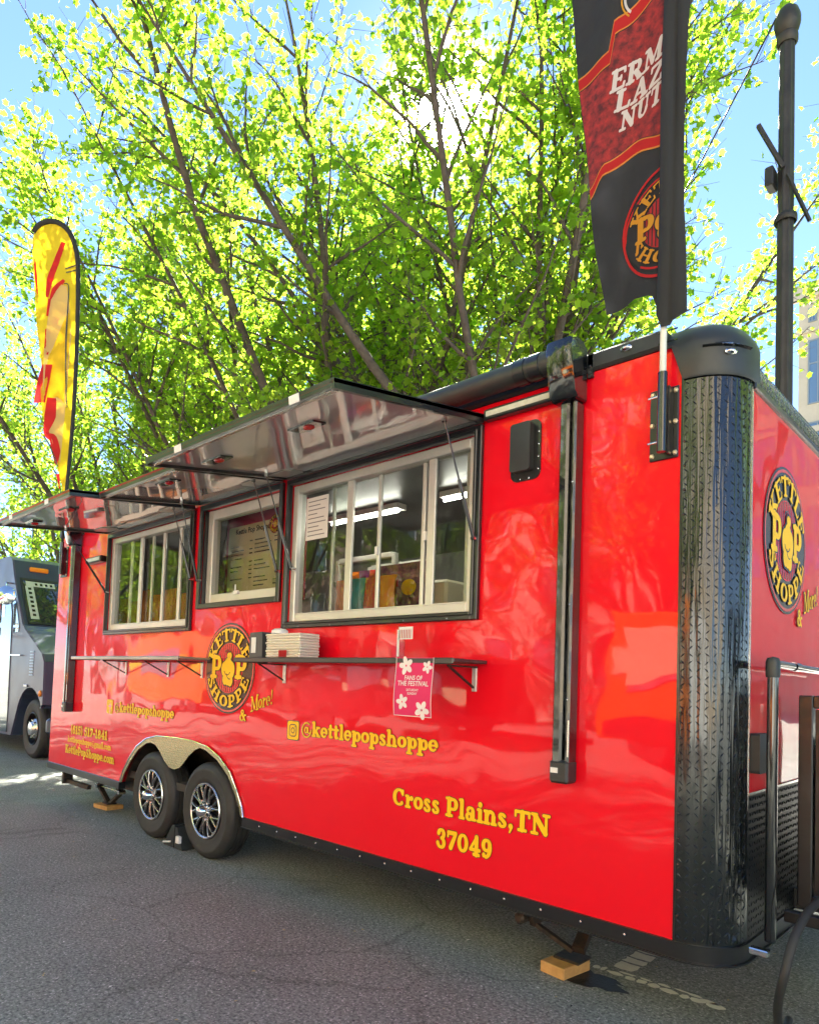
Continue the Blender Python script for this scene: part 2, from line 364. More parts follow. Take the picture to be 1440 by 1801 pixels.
def glyph_polys(ch, grow):
    out = []
    for p in G[ch][1]:
        if p[0] == 'l':
            cp = _capsule(*p[1:7], grow); out.append((cp, [tuple(range(len(cp)))]))
        else:
            _, cx, cy, rx, ry, a0, a1, T, t = p; n = max(6, int(abs(a1 - a0) / 13)); vs = []; fs = []
            for k in range(n + 1):
                th = R(a0 + (a1 - a0) * k / n); c, s_ = math.cos(th), math.sin(th)
                w = (t + (T - t) * abs(c) ** 1.3) / 2 + grow
                nx, ny = c / rx, s_ / ry; l = math.hypot(nx, ny); nx /= l; ny /= l
                vs += [(cx + rx * c - nx * w, cy + ry * s_ - ny * w), (cx + rx * c + nx * w, cy + ry * s_ + ny * w)]
            for k in range(n): fs.append((2 * k, 2 * k + 1, 2 * k + 3, 2 * k + 2))
            out.append((vs, fs))
            if abs(a1 - a0) < 359:
                for a in (a0, a1):
                    th = R(a); w = t + (T - t) * abs(math.cos(th)) ** 1.3
                    q = (cx + rx * math.cos(th), cy + ry * math.sin(th)); cp = _capsule(q[0], q[1], q[0] + .001, q[1], w, w, grow)
                    out.append((cp, [tuple(range(len(cp)))]))
    return out
def text_width(s, track=0.): return sum(G[c][0] + track for c in s)
def lettering(mb, s, f, size, width=None, outline=True, slant=0., track=0., layer=0., grow=0., sty=1.):
    """f(x, y, off) -> 3D point; writes string s from x=0, baseline y=0"""
    w = text_width(s, track) * size; kx = (width / w) if width else 1.
    for (mi, gr, off0) in (((1, .022 + grow, 0.),) if outline else ()) + ((0, grow, .0012),):
        x = 0.; cnt = 0
        for c in s:
            for vs, fs in glyph_polys(c, gr):
                off = layer + off0 + (cnt % 40) * .000022; cnt += 1
                pts = [f((x + px + slant * py) * size * kx, py * size * sty, off) for px, py in vs]
                mb.add(pts, fs, mi)
            x += G[c][0] + track
def on_side(x0, z0): return lambda x, y, o: (x0 + x, -.0035 - o, z0 + y)
def on_front(y0, z0): return lambda x, y, o: (.0035 + o, y0 + x, z0 + y)

# ------------------------------------------------------------------ setting: road, kerb, pavement
def ground_mat():
    m = bpy.data.materials.new('asphalt'); m.use_nodes = True; t = m.node_tree; b = t.nodes['Principled BSDF']
    tcn = t.nodes.new('ShaderNodeTexCoord')
    def noise(sc, det=5, ro=.6):
        n = t.nodes.new('ShaderNodeTexNoise'); n.inputs['Scale'].default_value = sc; n.inputs['Detail'].default_value = det; n.inputs['Roughness'].default_value = ro
        t.links.new(tcn.outputs['Object'], n.inputs['Vector']); return n
    big = noise(.7); fine = noise(62, 4, .7); vor = t.nodes.new('ShaderNodeTexVoronoi'); vor.inputs['Scale'].default_value = 150
    t.links.new(tcn.outputs['Object'], vor.inputs['Vector'])
    r1 = t.nodes.new('ShaderNodeValToRGB'); r1.color_ramp.elements[0].color = (.150, .158, .138, 1); r1.color_ramp.elements[1].color = (.240, .250, .222, 1)
    r1.color_ramp.elements[0].position = .3; r1.color_ramp.elements[1].position = .7
    t.links.new(big.outputs['Fac'], r1.inputs[0])
    r2 = t.nodes.new('ShaderNodeValToRGB'); r2.color_ramp.elements[0].color = (.42, .42, .43, 1); r2.color_ramp.elements[1].color = (1.95, 1.95, 1.88, 1)
    r2.color_ramp.elements[0].position = .35; r2.color_ramp.elements[1].position = .68
    t.links.new(fine.outputs['Fac'], r2.inputs[0])
    mx = t.nodes.new('ShaderNodeMix'); mx.data_type = 'RGBA'; mx.blend_type = 'MULTIPLY'; mx.inputs['Factor'].default_value = 1
    t.links.new(r1.outputs[0], mx.inputs['A']); t.links.new(r2.outputs[0], mx.inputs['B'])
    # bright aggregate chips
    sep = t.nodes.new('ShaderNodeSeparateColor'); t.links.new(vor.outputs['Color'], sep.inputs[0])
    r3 = t.nodes.new('ShaderNodeValToRGB'); r3.color_ramp.elements[0].position = .90; r3.color_ramp.elements[1].position = .99
    t.links.new(sep.outputs[0], r3.inputs[0])
    mx2 = t.nodes.new('ShaderNodeMix'); mx2.data_type = 'RGBA'; mx2.inputs['B'].default_value = (.52, .50, .46, 1)
    t.links.new(r3.outputs[0], mx2.inputs['Factor']); t.links.new(mx.outputs['Result'], mx2.inputs['A'])
    # old cracks and oily patches
    st = noise(.9, 4, .55); rs = t.nodes.new('ShaderNodeValToRGB'); rs.color_ramp.elements[0].position = .60; rs.color_ramp.elements[1].position = .72
    rs.color_ramp.elements[0].color = (1, 1, 1, 1); rs.color_ramp.elements[1].color = (.62, .61, .60, 1); t.links.new(st.outputs['Fac'], rs.inputs[0])
    ve = t.nodes.new('ShaderNodeTexVoronoi'); ve.feature = 'DISTANCE_TO_EDGE'; ve.inputs['Scale'].default_value = .8
    wn = noise(3.0, 4, .6); wv = t.nodes.new('ShaderNodeVectorMath'); wv.operation = 'MULTIPLY_ADD'; wv.inputs[1].default_value = (.35, .35, 0); 
    t.links.new(wn.outputs['Color'], wv.inputs[0]); t.links.new(tcn.outputs['Object'], wv.inputs[2]); t.links.new(wv.outputs[0], ve.inputs['Vector'])
    rc = t.nodes.new('ShaderNodeValToRGB'); rc.color_ramp.elements[0].position = .0; rc.color_ramp.elements[1].position = .010
    rc.color_ramp.elements[0].color = (.55, .54, .52, 1); rc.color_ramp.elements[1].color = (1, 1, 1, 1); t.links.new(ve.outputs['Distance'], rc.inputs[0])
    m4 = t.nodes.new('ShaderNodeMix'); m4.data_type = 'RGBA'; m4.blend_type = 'MULTIPLY'; m4.inputs['Factor'].default_value = 1
    t.links.new(mx2.outputs['Result'], m4.inputs['A']); t.links.new(rs.outputs[0], m4.inputs['B'])
    m5 = t.nodes.new('ShaderNodeMix'); m5.data_type = 'RGBA'; m5.blend_type = 'MULTIPLY'; m5.inputs['Factor'].default_value = .7
    t.links.new(m4.outputs['Result'], m5.inputs['A']); t.links.new(rc.outputs[0], m5.inputs['B'])
    t.links.new(m5.outputs['Result'], b.inputs['Base Color'])
    b.inputs['Roughness'].default_value = .85
    bp = t.nodes.new('ShaderNodeBump'); bp.inputs['Strength'].default_value = .8; bp.inputs['Distance'].default_value = .006
    t.links.new(fine.outputs['Fac'], bp.inputs['Height']); t.links.new(bp.outputs[0], b.inputs['Normal'])
    return m
mb = MB(); mb.add([(-600, -600, 0), (600, -600, 0), (600, 600, 0), (-600, 600, 0)], [(0, 1, 2, 3)])
tag(mb.build('road', ground_mat()), kind='structure')
CONC = mat('concrete', (.30, .29, .27), rough=.85, var=(3, (.22, .215, .20)), bump=(60, .3, .004))
mb = MB(); mb.box(-120, 60, 3.05, 12, -.05, .13); tag(mb.build('pavement', CONC), kind='structure')
mb = MB()
for i in range(-40, 20): mb.bbox(i * 3.0, i * 3.0 + 2.99, 2.88, 3.045, -.05, .14, .015)
tag(mb.build('kerb', mat('granite kerb', (.34, .33, .31), rough=.8, var=(30, (.24, .23, .22)))), kind='structure')
mb = MB(); mb.box(-120, 60, -15.6, -12.2, -.05, .13); tag(mb.build('pavement', CONC), kind='structure')
# worn cream parking marks, a few mm proud of the road
random.seed(4)
PAINT = mat('worn cream road paint', (.86, .84, .68), rough=.8, var=(18, (.70, .68, .54)))
tm = thing('parking_mark', 'worn cream T shaped parking mark painted on the asphalt under the trailer corner', 'road marking', (-.66, .45, 0))
def blob(cx, cy, rx, ry, n=14, jag=.22):
    return [(cx + rx * math.cos(2 * PI * k / n) * (1 + random.uniform(-jag, jag)), cy + ry * math.sin(2 * PI * k / n) * (1 + random.uniform(-jag, jag))) for k in range(n)]
mb = MB(); z = .004
for x0, x1 in ((-.98, -.86), (-.85, -.80), (-.78, -.745), (-.74, -.715), (-.70, -.62), (-.61, -.56), (-.555, -.51), (-.50, -.45), (-.44, -.36), (-.35, -.31), (-.305, -.24), (-.235, -.16)):
    p = blob((x0 + x1) / 2, .455 + random.uniform(-.008, .008), (x1 - x0) / 2 * 1.05, random.uniform(.019, .028), 12, .16)
    mb.add([(a, b, z) for a, b in p], [tuple(range(len(p)))])
for cx, cy, rx, ry in ((-.62, .49, .045, .011), (-.53, .495, .03, .009), (-.44, .50, .03, .012), (-.36, .505, .035, .009), (-.30, .50, .03, .012), (-.23, .485, .04, .016)):
    p = blob(cx, cy, rx, ry, 10, .25); mb.add([(a, b, z) for a, b in p], [tuple(range(len(p)))])
mb.build('cross_stroke', PAINT, tm, recalc=False)
mb = MB()
for y0, y1 in ((.52, .62), (.63, .70), (.71, .80), (.81, .95), (.97, 1.25)):
    jl = [random.uniform(-.008, .008) for _ in range(8)]
    p = [(-.715 + jl[0], y0 + .006), (-.67 + jl[1], y0), (-.61 + jl[2], y0 + .008), (-.607 + jl[3], (y0 + y1) / 2), (-.612 + jl[4], y1), (-.66, y1 - .006), (-.712 + jl[5], y1), (-.716 + jl[6], (y0 + y1) / 2)]
    mb.add([(a, b, z) for a, b in p], [tuple(range(len(p)))])
mb.build('long_stroke', PAINT, tm, recalc=False)
mb = MB(); p = blob(-.72, .30, .17, .085, 30, .28); mb.add([(a, b, .003) for a, b in p], [tuple(range(30))])
litter_rg = np.random.default_rng(5); lm = MB()
for k in range(420):
    x_, y_ = litter_rg.uniform(-9, .8), litter_rg.uniform(-2.6, 2.8); a_ = litter_rg.uniform(0, 6.28); q_ = litter_rg.uniform(.004, .013); h_ = litter_rg.uniform(.001, .004)
    c_, s_ = math.cos(a_) * q_, math.sin(a_) * q_; lm.add([(x_ - c_, y_ - s_, .001), (x_ + s_ * .5, y_ - c_ * .5, .001 + h_), (x_ + c_, y_ + s_, .001), (x_ - s_ * .5, y_ + c_ * .5, .001 + h_)], [(0, 1, 2, 3)], int(litter_rg.integers(0, 3)))
tag(lm.build('grit', [PAPER, mat('dry seed husk', (.45, .35, .15), rough=.9), mat('dark grit', (.03, .03, .03), rough=.9)], recalc=False), 'pale grit, seed husks and crumbs scattered over the asphalt', 'grit', kind='stuff')
tag(mb.build('tar_stain', mat('damp tar', (.012, .012, .012), rough=.6, bump=(120, .9, .006))), 'small black damp patch on the asphalt in front of the wooden block', 'stain')

# ------------------------------------------------------------------ trees
def tube_mesh(polys):
    mb_ = MB()
    for pts, rs, n in polys: mb_.tube(pts, rs, n, caps=False)
    return mb_
def rand_unit(rg):
    v = rg.normal(size=3); return v / np.linalg.norm(v)
def make_tree(seed, limbs, height, leaves, lean=(0, 0), fork=1.5, spread=.42, leafsize=.085, narrow=None, start=3, gaps=()):
    rg = np.random.default_rng(seed); out = {'trunk': [], 'limbs': [], 'twigs': []}
    base = np.array([0, 0, 0.]); top = np.array([lean[0] * .1, lean[1] * .1, fork])
    out['trunk'].append(([base, base + (top - base) * .5 + [.02, .01, 0], top, top + [0, 0, .25]], [.24, .19, .18, .12], 14))
    tw_p = []; tw_q = []
    for i in range(limbs):
        az = 2 * PI * (i + rg.uniform(-.25, .25)) / limbs + seed
        L = height - fork; L *= rg.uniform(.82, 1.05)
        tilt = spread * rg.uniform(.25, 1.08)
        if narrow and narrow[0] < (math.degrees(az) + 180) % 360 - 180 < narrow[1]: tilt *= narrow[2]
        d = np.array([math.cos(az) * math.sin(tilt) + lean[0] * .12, math.sin(az) * math.sin(tilt) + lean[1] * .12, math.cos(tilt)]); d /= np.linalg.norm(d)
        p = top + np.array([math.cos(az), math.sin(az), 0]) * .05; n = 11; pts = [p - d * .12]; rs = [.085]; rad0 = rg.uniform(.05, .088)
        for k in range(n):
            d = d + rg.normal(size=3) * .042 + np.array([math.cos(az) * .004, math.sin(az) * .004, .018]); d /= np.linalg.norm(d)
            p = p + d * L / n; pts.append(p); rs.append(rad0 * (1 - (k + 1) / n) ** .8 + .008)
        out['limbs'].append((pts, rs, 9))
        for k in range(start, n + 1):                       # side branches
            for _ in range(2 if k < n else 3):
                t = k - rg.uniform(0, 1); i0 = int(t); f_ = t - i0
                s = pts[i0] * (1 - f_) + pts[min(i0 + 1, n)] * f_
                dl = pts[min(i0 + 1, n)] - pts[i0]; dl /= (np.linalg.norm(dl) + 1e-9)
                sd = rand_unit(rg); sd -= dl * sd.dot(dl); sd /= np.linalg.norm(sd)
                d2 = dl * rg.uniform(.55, 1.0) + sd * rg.uniform(.5, .9); d2 /= np.linalg.norm(d2)
                L2 = rg.uniform(1.0, 2.5) * (1.15 - .45 * k / n); m_ = 6; q = s; bp = [s]; br = [min(.024, rs[i0] * .6)]
                for j in range(m_):
                    d2 = d2 + rg.normal(size=3) * .10 + [0, 0, .02]; d2 /= np.linalg.norm(d2); q = q + d2 * L2 / m_
                    bp.append(q); br.append(br[0] * (1 - (j + 1) / m_) + .004)
                out['twigs'].append((bp, br, 5))
                for j in range(1, m_ + 1):
                    for _2 in range(3):
                        e = rand_unit(rg); e = d2 * .7 + e * .9; e /= np.linalg.norm(e)
                        a = bp[j] - (bp[j] - bp[j - 1]) * rg.uniform(0, 1); b = a + e * rg.uniform(.22, .6)
                        tw_p.append(a); tw_q.append(b)
    P = np.array(tw_p); Q = np.array(tw_q); nt_ = len(P)
    for a, b in zip(tw_p, tw_q): out['twigs'].append(([a, b], [.0045, .002], 3))
    # leaves, in bunches along the twigs
    idx = rg.integers(0, nt_, leaves); t = rg.beta(2.2, 1.3, leaves)[:, None]
    c = P[idx] * (1 - t) + Q[idx] * t + rg.normal(size=(leaves, 3)) * .055
    keep = np.ones(leaves, bool)          # leaves left out along the camera's line to the sun, so its glow shows
    for g_, gr in gaps:
        dg_ = np.linalg.norm(c - np.array(g_), axis=1); keep &= dg_ > gr * rg.uniform(.75, 1.15, leaves)
    c = c[keep]; leaves = len(c)
    nrm_ = rg.normal(size=(leaves, 3)) + np.array([0, 0, .9]); nrm_ /= np.linalg.norm(nrm_, axis=1)[:, None]
    u = rg.normal(size=(leaves, 3)) + np.array([0, 0, -.6]); u -= nrm_ * (u * nrm_).sum(1)[:, None]; u /= np.linalg.norm(u, axis=1)[:, None]
    w = np.cross(nrm_, u); s = (leafsize * rg.uniform(.55, 1.25, leaves))[:, None]
    shape = [(0, 0, 0), (-.40, .16, .03), (-.30, .38, 0), (-.46, .64, .06), (-.22, .68, 0), (0, 1.0, -.10), (.22, .68, 0), (.46, .64, .06), (.30, .38, 0), (.40, .16, .03)]
    tris = [(0, 1, 2), (2, 3, 4), (4, 5, 6), (6, 7, 8), (8, 9, 0), (0, 2, 8), (2, 4, 8), (4, 6, 8)]
    V = np.stack([c + u * (b * s) + w * (a * s) + nrm_ * (h * s) for a, b, h in shape], 1)
    F = (np.arange(leaves) * len(shape))[:, None, None] + np.array(tris)[None]
    tint = np.repeat(np.clip(rg.normal(.5, .28, leaves), 0, 1), len(shape))
    return out, V.reshape(-1, 3), F.reshape(-1, 3), tint
def np_mesh(name, V, F, material, tint=None):
    me = bpy.data.meshes.new(name); me.vertices.add(len(V)); me.vertices.foreach_set('co', V.astype(np.float32).ravel())
    me.loops.add(F.size); me.loops.foreach_set('vertex_index', F.astype(np.int32).ravel())
    me.polygons.add(len(F)); me.polygons.foreach_set('loop_start', np.arange(0, F.size, F.shape[1], dtype=np.int32))
    me.materials.append(material)
    if tint is not None:
        a = me.attributes.new('tint', 'FLOAT', 'POINT'); a.data.foreach_set('value', tint.astype(np.float32))
    me.update(calc_edges=True); me.validate()
    return me
def tree_proto(name, label, group, loc, seed, **kw):
    root = thing(name, label, 'tree', loc, group)
    sk, V, F, tint = make_tree(seed, **kw)
    def off(polys): return [([np.array(p) + np.array(loc) for p in pts], rs, n) for pts, rs, n in polys]
    tr = tube_mesh(off(sk['trunk'])).build('trunk', BARK, root, smooth=4, recalc=False)
    for l in sk['limbs']: tube_mesh(off([l])).build('limb', BARK, root, smooth=4, recalc=False)
    tube_mesh(off(sk['twigs'])).build('branches', BARK, root, smooth=4, recalc=False)
    cr = bpy.data.objects.new('crown', np_mesh('crown', V, F, LEAF, tint)); col.objects.link(cr); cr.parent = root
    return root
def copy_tree(o, parent=None):
    c = o.copy(); col.objects.link(c); c.parent = parent
    for ch in list(o.children): copy_tree(ch, c)
    return c
GT = 'street trees on the pavement behind the trailer'
GAPS = []
for gx, gy, gz in ((-4.24, 3.0, 8.07), (-4.69, 3.5, 8.65), (-5.13, 4.0, 9.23), (-5.58, 4.5, 9.80), (-6.02, 5.0, 10.38), (-6.47, 5.5, 10.96), (-6.9, 6.0, 11.5), (-3.8, 2.5, 7.5)):
    for lx_, ly_, ra_ in ((-4.3, 5.0, 0.), (-7.6, 5.0, 2.3)):     # the same opening for the tree and its turned copy
        ax_, ay_ = gx - lx_, gy - ly_; GAPS.append(((ax_ * math.cos(ra_) + ay_ * math.sin(ra_), -ax_ * math.sin(ra_) + ay_ * math.cos(ra_), gz - .13), .50))
tA = tree_proto('street_tree', 'spreading street tree with many bare limbs rising right behind the awning tube', GT, (-4.3, 5.0, .13), 3,
                limbs=20, height=11.5, leaves=31000, gaps=GAPS, start=4, spread=.72, fork=2.0, leafsize=.098, narrow=(-75, 50, .35))
tB = tree_proto('street_tree', 'dense bright green tree whose limbs fan up behind the middle serving hatch', GT, (-10.2, 5.4, .13), 8,
                limbs=17, height=11.0, leaves=34000, spread=.72, fork=1.8, leafsize=.10)
tC = tree_proto('street_tree', 'thin open crowned tree with sparse leaves behind the black lamp post', GT, (2.7, 7.6, .13), 15,
                limbs=9, height=12.0, leaves=13000, spread=.52, fork=3.2, start=5, leafsize=.10)
def place(src, loc, rz, label, group, sc=1.):
    c = copy_tree(src); c.location = loc; c.rotation_euler = (0, 0, rz); c.scale = (sc, sc, sc); c['label'] = label; c['group'] = group; return c
place(tA, (-16.5, 5.6, .13), 2.1, 'leafy tree standing behind the yellow feather flag', GT)
place(tB, (-22.5, 6.5, .13), 4.0, 'leafy tree above the dark blue step van at the left edge', GT, 1.05)
place(tA, (-12.5, 11.5, .0), 3.6, 'tree of the second row seen low between the limbs over the left serving hatch', GT, .95)
place(tA, (-7.6, 5.0, .13), 2.3, 'leafy tree between the two nearest trees, filling the sky left of the sun', GT, 1.0)
place(tB, (-20.5, 14.0, .0), 1.2, 'farthest tree of the second row at the left edge of the picture', GT, 1.1)
GO = 'trees across the street, mirrored in the red side'
for x, y, rz, src, lb in ((-6.5, -14.2, .7, tA, 'sunlit tree across the street beside the orange food truck'), (-14.0, -14.4, 2.9, tB, 'sunlit tree across the street behind the parked dark car'),
                     (-23.0, -14.2, 5.1, tA, 'sunlit tree across the street beside the orange market stall'), (1.5, -14.2, 1.5, tB, 'sunlit tree across the street nearest to the white van'),
                     (-31, -13.6, 2.2, tB, 'sunlit tree across the street in front of the brick building'), (-39, -14.0, .4, tA, 'sunlit tree across the street farthest to the left')):
    place(src, (x, y, .13), rz, lb, GO, .95)

# ------------------------------------------------------------------ the red concession trailer
XR, XF, CRD, W = -6.93, 0.0, 0.20, 2.55
TR = thing('food_trailer', 'red concession trailer with three open serving hatches and black tread plate corner', 'food trailer', (-3.5, 1.27, 0))
AX = (-3.745, -4.615)
# --- street side skin with window openings and wheel arch
def arch(sx=1.0, g=0.):
    pts = []
    for x, z in ((-5.15, .40), (-5.09, .50), (-4.98, .625), (-4.85, .735), (-4.68, .815), (-4.50, .850), (-4.20, .862), (-3.95, .860), (-3.72, .835), (-3.55, .775), (-3.40, .68), (-3.30, .56), (-3.235, .46), (-3.215, .40)):
        pts.append((x, z))
    return pts
AR = arch()
outline = [(XR, .40)] + [(x, z) for x, z in AR] + [(-CRD, .40), (-CRD, 2.81), (XR, 2.81)]
WIN = {'a': (-2.80, -1.24, 1.745, 2.675), 'b': (-3.93, -2.90, 1.93, 2.675), 'c': (-5.62, -4.08, 1.765, 2.66)}
holes = [[(x0, z0), (x1, z0), (x1, z1), (x0, z1)] for x0, x1, z0, z1 in WIN.values()]
mb = MB(); mb.prism(outline, 'y', 0.0, .035, holes=holes)
mb.build('side_panel', RED, TR)
mb = MB(); mb.box(-.004, .03, .0, .01, 0, .01)
mb = MB(); mb.box(-.03, 0.0, CRD, W - CRD, .985, 2.64); mb.build('front_panel', RED, TR)
mb = MB(); mb.box(XR + .001, XR + .035, .036, W, .40, 2.81); mb.build('rear_panel', RED, TR)
mb = MB(); mb.box(XR, -CRD, W, W + .03, .40, 2.81); mb.build('far_side_panel', RED, TR)
for _m, _lo, _hi, _sc in ((TREAD, .10, .27, 6.), (RED, .42, .60, 3.)):
    _t = _m.node_tree; _n = _t.nodes.new('ShaderNodeTexNoise'); _n.inputs['Scale'].default_value = _sc; _n.inputs['Detail'].default_value = 8
    _c = _t.nodes.new('ShaderNodeTexCoord'); _t.links.new(_c.outputs['Object'], _n.inputs['Vector'])
    _r = _t.nodes.new('ShaderNodeMapRange'); _r.inputs[1].default_value = .35; _r.inputs[2].default_value = .7; _r.inputs[3].default_value = _lo; _r.inputs[4].default_value = _hi
    _t.links.new(_n.outputs['Fac'], _r.inputs[0]); _t.links.new(_r.outputs[0], _t.nodes['Principled BSDF'].inputs['Roughness'])
RED.node_tree.nodes['Principled BSDF'].inputs['Coat IOR'].default_value = 1.38
# --- rounded corners (street side and far side) in tread plate
def corner(cy, s, z0, z1, rr, mb, n=14, ext=0.0):
    vs = []; fs = []
    for k in range(n + 1):
        a = PI / 2 * k / n
        for z_ in (z0, z1): vs.append((-CRD + rr * math.sin(a), cy - s * rr * math.cos(a), z_))
    for k in range(n): fs.append((2 * k, 2 * k + 2, 2 * k + 3, 2 * k + 1))
    mb.add(vs, fs)
mb = MB(); corner(CRD, 1, .40, 2.70, CRD + .004, mb)
mb.add([(-CRD - .001, -.004, .40), (-CRD + .001, -.004, .40), (-CRD + .001, -.004, 2.70), (-CRD - .001, -.004, 2.70)], [(0, 1, 2, 3)])
cp = mb.build('corner_plate', TREAD, TR, smooth=SM)
mb = MB(); corner(W - CRD, -1, .40, 2.70, CRD + .004, mb); mb.build('corner_plate', TREAD, TR, smooth=SM)
mb = MB(); mb.box(-.03, .004, CRD, W - CRD, .40, .985); LOWP = mat('dull black tread plate', (.010, .011, .011), rough=.42, spec=.3); lp = mb.build('lower_front_plate', LOWP, TR)
# raised tread bars: real relief on the plates
def tread_bars(f, ulen, v0, v1, pitch=.030, hl=.0125, hw=.0027, hh=.0022):
    mbt = MB(); nu = int(ulen / pitch); nv = int((v1 - v0) / pitch)
    for i in range(nu):
        for j in range(nv):
            u = (i + .5) * pitch + random.uniform(-.0012, .0012); v = v0 + (j + .5) * pitch + random.uniform(-.0012, .0012); a = (PI / 4 if (i + j) % 2 else -PI / 4) + random.uniform(-.12, .12)
            c, s_ = math.cos(a), math.sin(a); pts = []
            for pu, pv, h in ((-hl, 0, 0), (0, -hw, 0), (hl, 0, 0), (0, hw, 0), (-hl * .45, 0, hh), (hl * .45, 0, hh)):
                pts.append(f(u + pu * c - pv * s_, v + pu * s_ + pv * c, h))
            mbt.add(pts, [(0, 1, 4), (1, 5, 4), (1, 2, 5), (2, 3, 5), (3, 4, 5), (3, 0, 4)])
    return mbt
def fcorner(u, v, h):
    a = min(u / (CRD + .004), PI / 2); rr = CRD + .0045 + h
    return (-CRD + rr * math.sin(a), CRD - rr * math.cos(a), v)
tag(tread_bars(fcorner, PI / 2 * .204, .405, 2.69).build('tread_bar', TREAD, cp), kind='stuff')
tag(tread_bars(lambda u, v, h: (.0045 + h, CRD + .01 + u, v), 1.3, .405, .98).build('tread_bar', LOWP, lp), kind='stuff')
# rivet line down the edge of the corner plate
mb = MB(); mb.lathe((-CRD + .010, -.006, .5), (0, -1, 0), [(.0055, 0), (.0045, .002), (0, .0032)], 8); rv = mb.build('rivet', BLACKG, cp, smooth=SM)
for k in range(1, 22): c = rv.copy(); col.objects.link(c); c.parent = cp; c.location = (0, 0, k * .1)
mb = MB(); mb.box(-CRD - .006, -CRD + .002, -.0055, -.0005, .40, 2.78); mb.build('edge_trim', BLACK, TR)
mb = MB(); mb.box(.001, .006, CRD - .004, CRD + .004, .985, 2.64); mb.box(.0045, .008, CRD, W - CRD, .978, .988); mb.build('edge_trim', ALU, TR)
# --- bottom rail following the plan with rounded corner
def rail(path, y_out, z0, z1, name, m, th=.02):
    mbr = MB(); vs = []; fs = []
    n = len(path)
    for (x, y, nx, ny) in path:
        for o_, z_ in ((y_out, z0), (y_out, z1), (y_out - th, z1), (y_out - th, z0)): vs.append((x + nx * o_, y + ny * o_, z_))
    for i in range(n - 1):
        for k in range(4): a = i * 4 + k; b = i * 4 + (k + 1) % 4; fs.append((a, b, b + 4, a + 4))
    fs.append((0, 1, 2, 3)); fs.append(tuple((n - 1) * 4 + k for k in (3, 2, 1, 0))); mbr.add(vs, fs); return mbr
cpath = [(-CRD + CRD * math.sin(a), CRD - CRD * math.cos(a), math.sin(a), -math.cos(a)) for a in [PI / 2 * k / 12 for k in range(13)]]
p1 = [(-3.21, 0, 0, -1)] + cpath + [(0, .75, 1, 0), (0, 2.35, 1, 0)]
mb = rail(p1, .014, .335, .402, 'bottom_rail', BLACK); mb2 = rail(p1, .024, .330, .337, '', BLACK, .05); mb.add(mb2.v, mb2.f)
br = mb.build('bottom_rail', BLACK, TR, smooth=SM)
mb = MB(); mb.bbox(XR - .01, -5.17, -.014, .05, .335, .402, .004); mb.build('bottom_rail', BLACK, TR)
mb = MB()
for x in [-3.0 + .2 * k for k in range(14)]: mb.lathe((x, -.014, .372), (0, -1, 0), [(.006, 0), (.005, .0025), (0, .004)], 8)
mb.build('rail_screw', ALU, br, smooth=SM)
# --- floor, underframe, ceiling, inside walls
mb = MB(); mb.box(XR + .04, -.21, .06, W - .03, .44, .50); mb.build('floor', mat('plywood floor', (.05, .045, .04), rough=.8), TR)
mb = MB()
for y in (.12, W - .16): mb.box(XR + .1, -.25, y, y + .06, .30, .42)
for k in range(11): mb.box(-.5 - k * .62, -.45 - k * .62, .12, W - .1, .34, .43)
mb.build('chassis_rail', RUST, TR)
mb = MB(); mb.box(XR + .04, -.22, W - .05, W - .005, .5, 2.70); mb.box(XR + .036, XR + .05, .04, W - .05, .5, 2.72); mb.box(-.24, -.215, .06, W - .05, .5, 2.70); mb.build('inner_wall', INWALL, TR)
mb = MB(); mb.box(XR + .04, -.21, .04, W - .01, 2.70, 2.74); mb.build('ceiling', INCEIL, TR)
# --- roof, top rail, cove plate at the front, corner caps
mb = MB(); mb.box(XR, -.30, .06, W - .06, 2.86, 2.895); mb.build('roof', mat('white roof sheet', (.6, .6, .6), rough=.4), TR)
mb = MB(); mb.bbox(XR, -CRD - .07, -.020, .10, 2.812, 2.895, .012); tr_ = mb.build('top_rail', BLACKM, TR)
mb = MB(); mb.bbox(XR, -CRD - .07, W - .08, W + .04, 2.812, 2.895, .012); mb.build('top_rail', BLACKM, TR)
mb = MB(); vs = []; fs = []; n = 12
for k in range(n + 1):
    a = PI / 2 * k / n; x = -.26 + .27 * math.cos(a); z_ = 2.66 + .255 * math.sin(a)
    vs += [(x, CRD - .02, z_), (x, W - CRD + .02, z_)]
for k in range(n): fs.append((2 * k, 2 * k + 1, 2 * k + 3, 2 * k + 2))
mb.add(vs, fs); cv = mb.build('cove_plate', TREAD, TR, smooth=SM)
def fcove(u, v, h):
    a = min(u / .262, PI / 2); return (-.26 + (.2715 + h) * math.cos(a), v, 2.66 + (.2565 + h) * math.sin(a))
tag(tread_bars(fcove, PI / 2 * .262, CRD, W - CRD).build('tread_bar', TREAD, cv), kind='stuff')
mb = MB(); mb.bbox(-.02, .016, CRD, W - CRD, 2.632, 2.664, .006); mb.build('cove_trim', BLACK, TR)
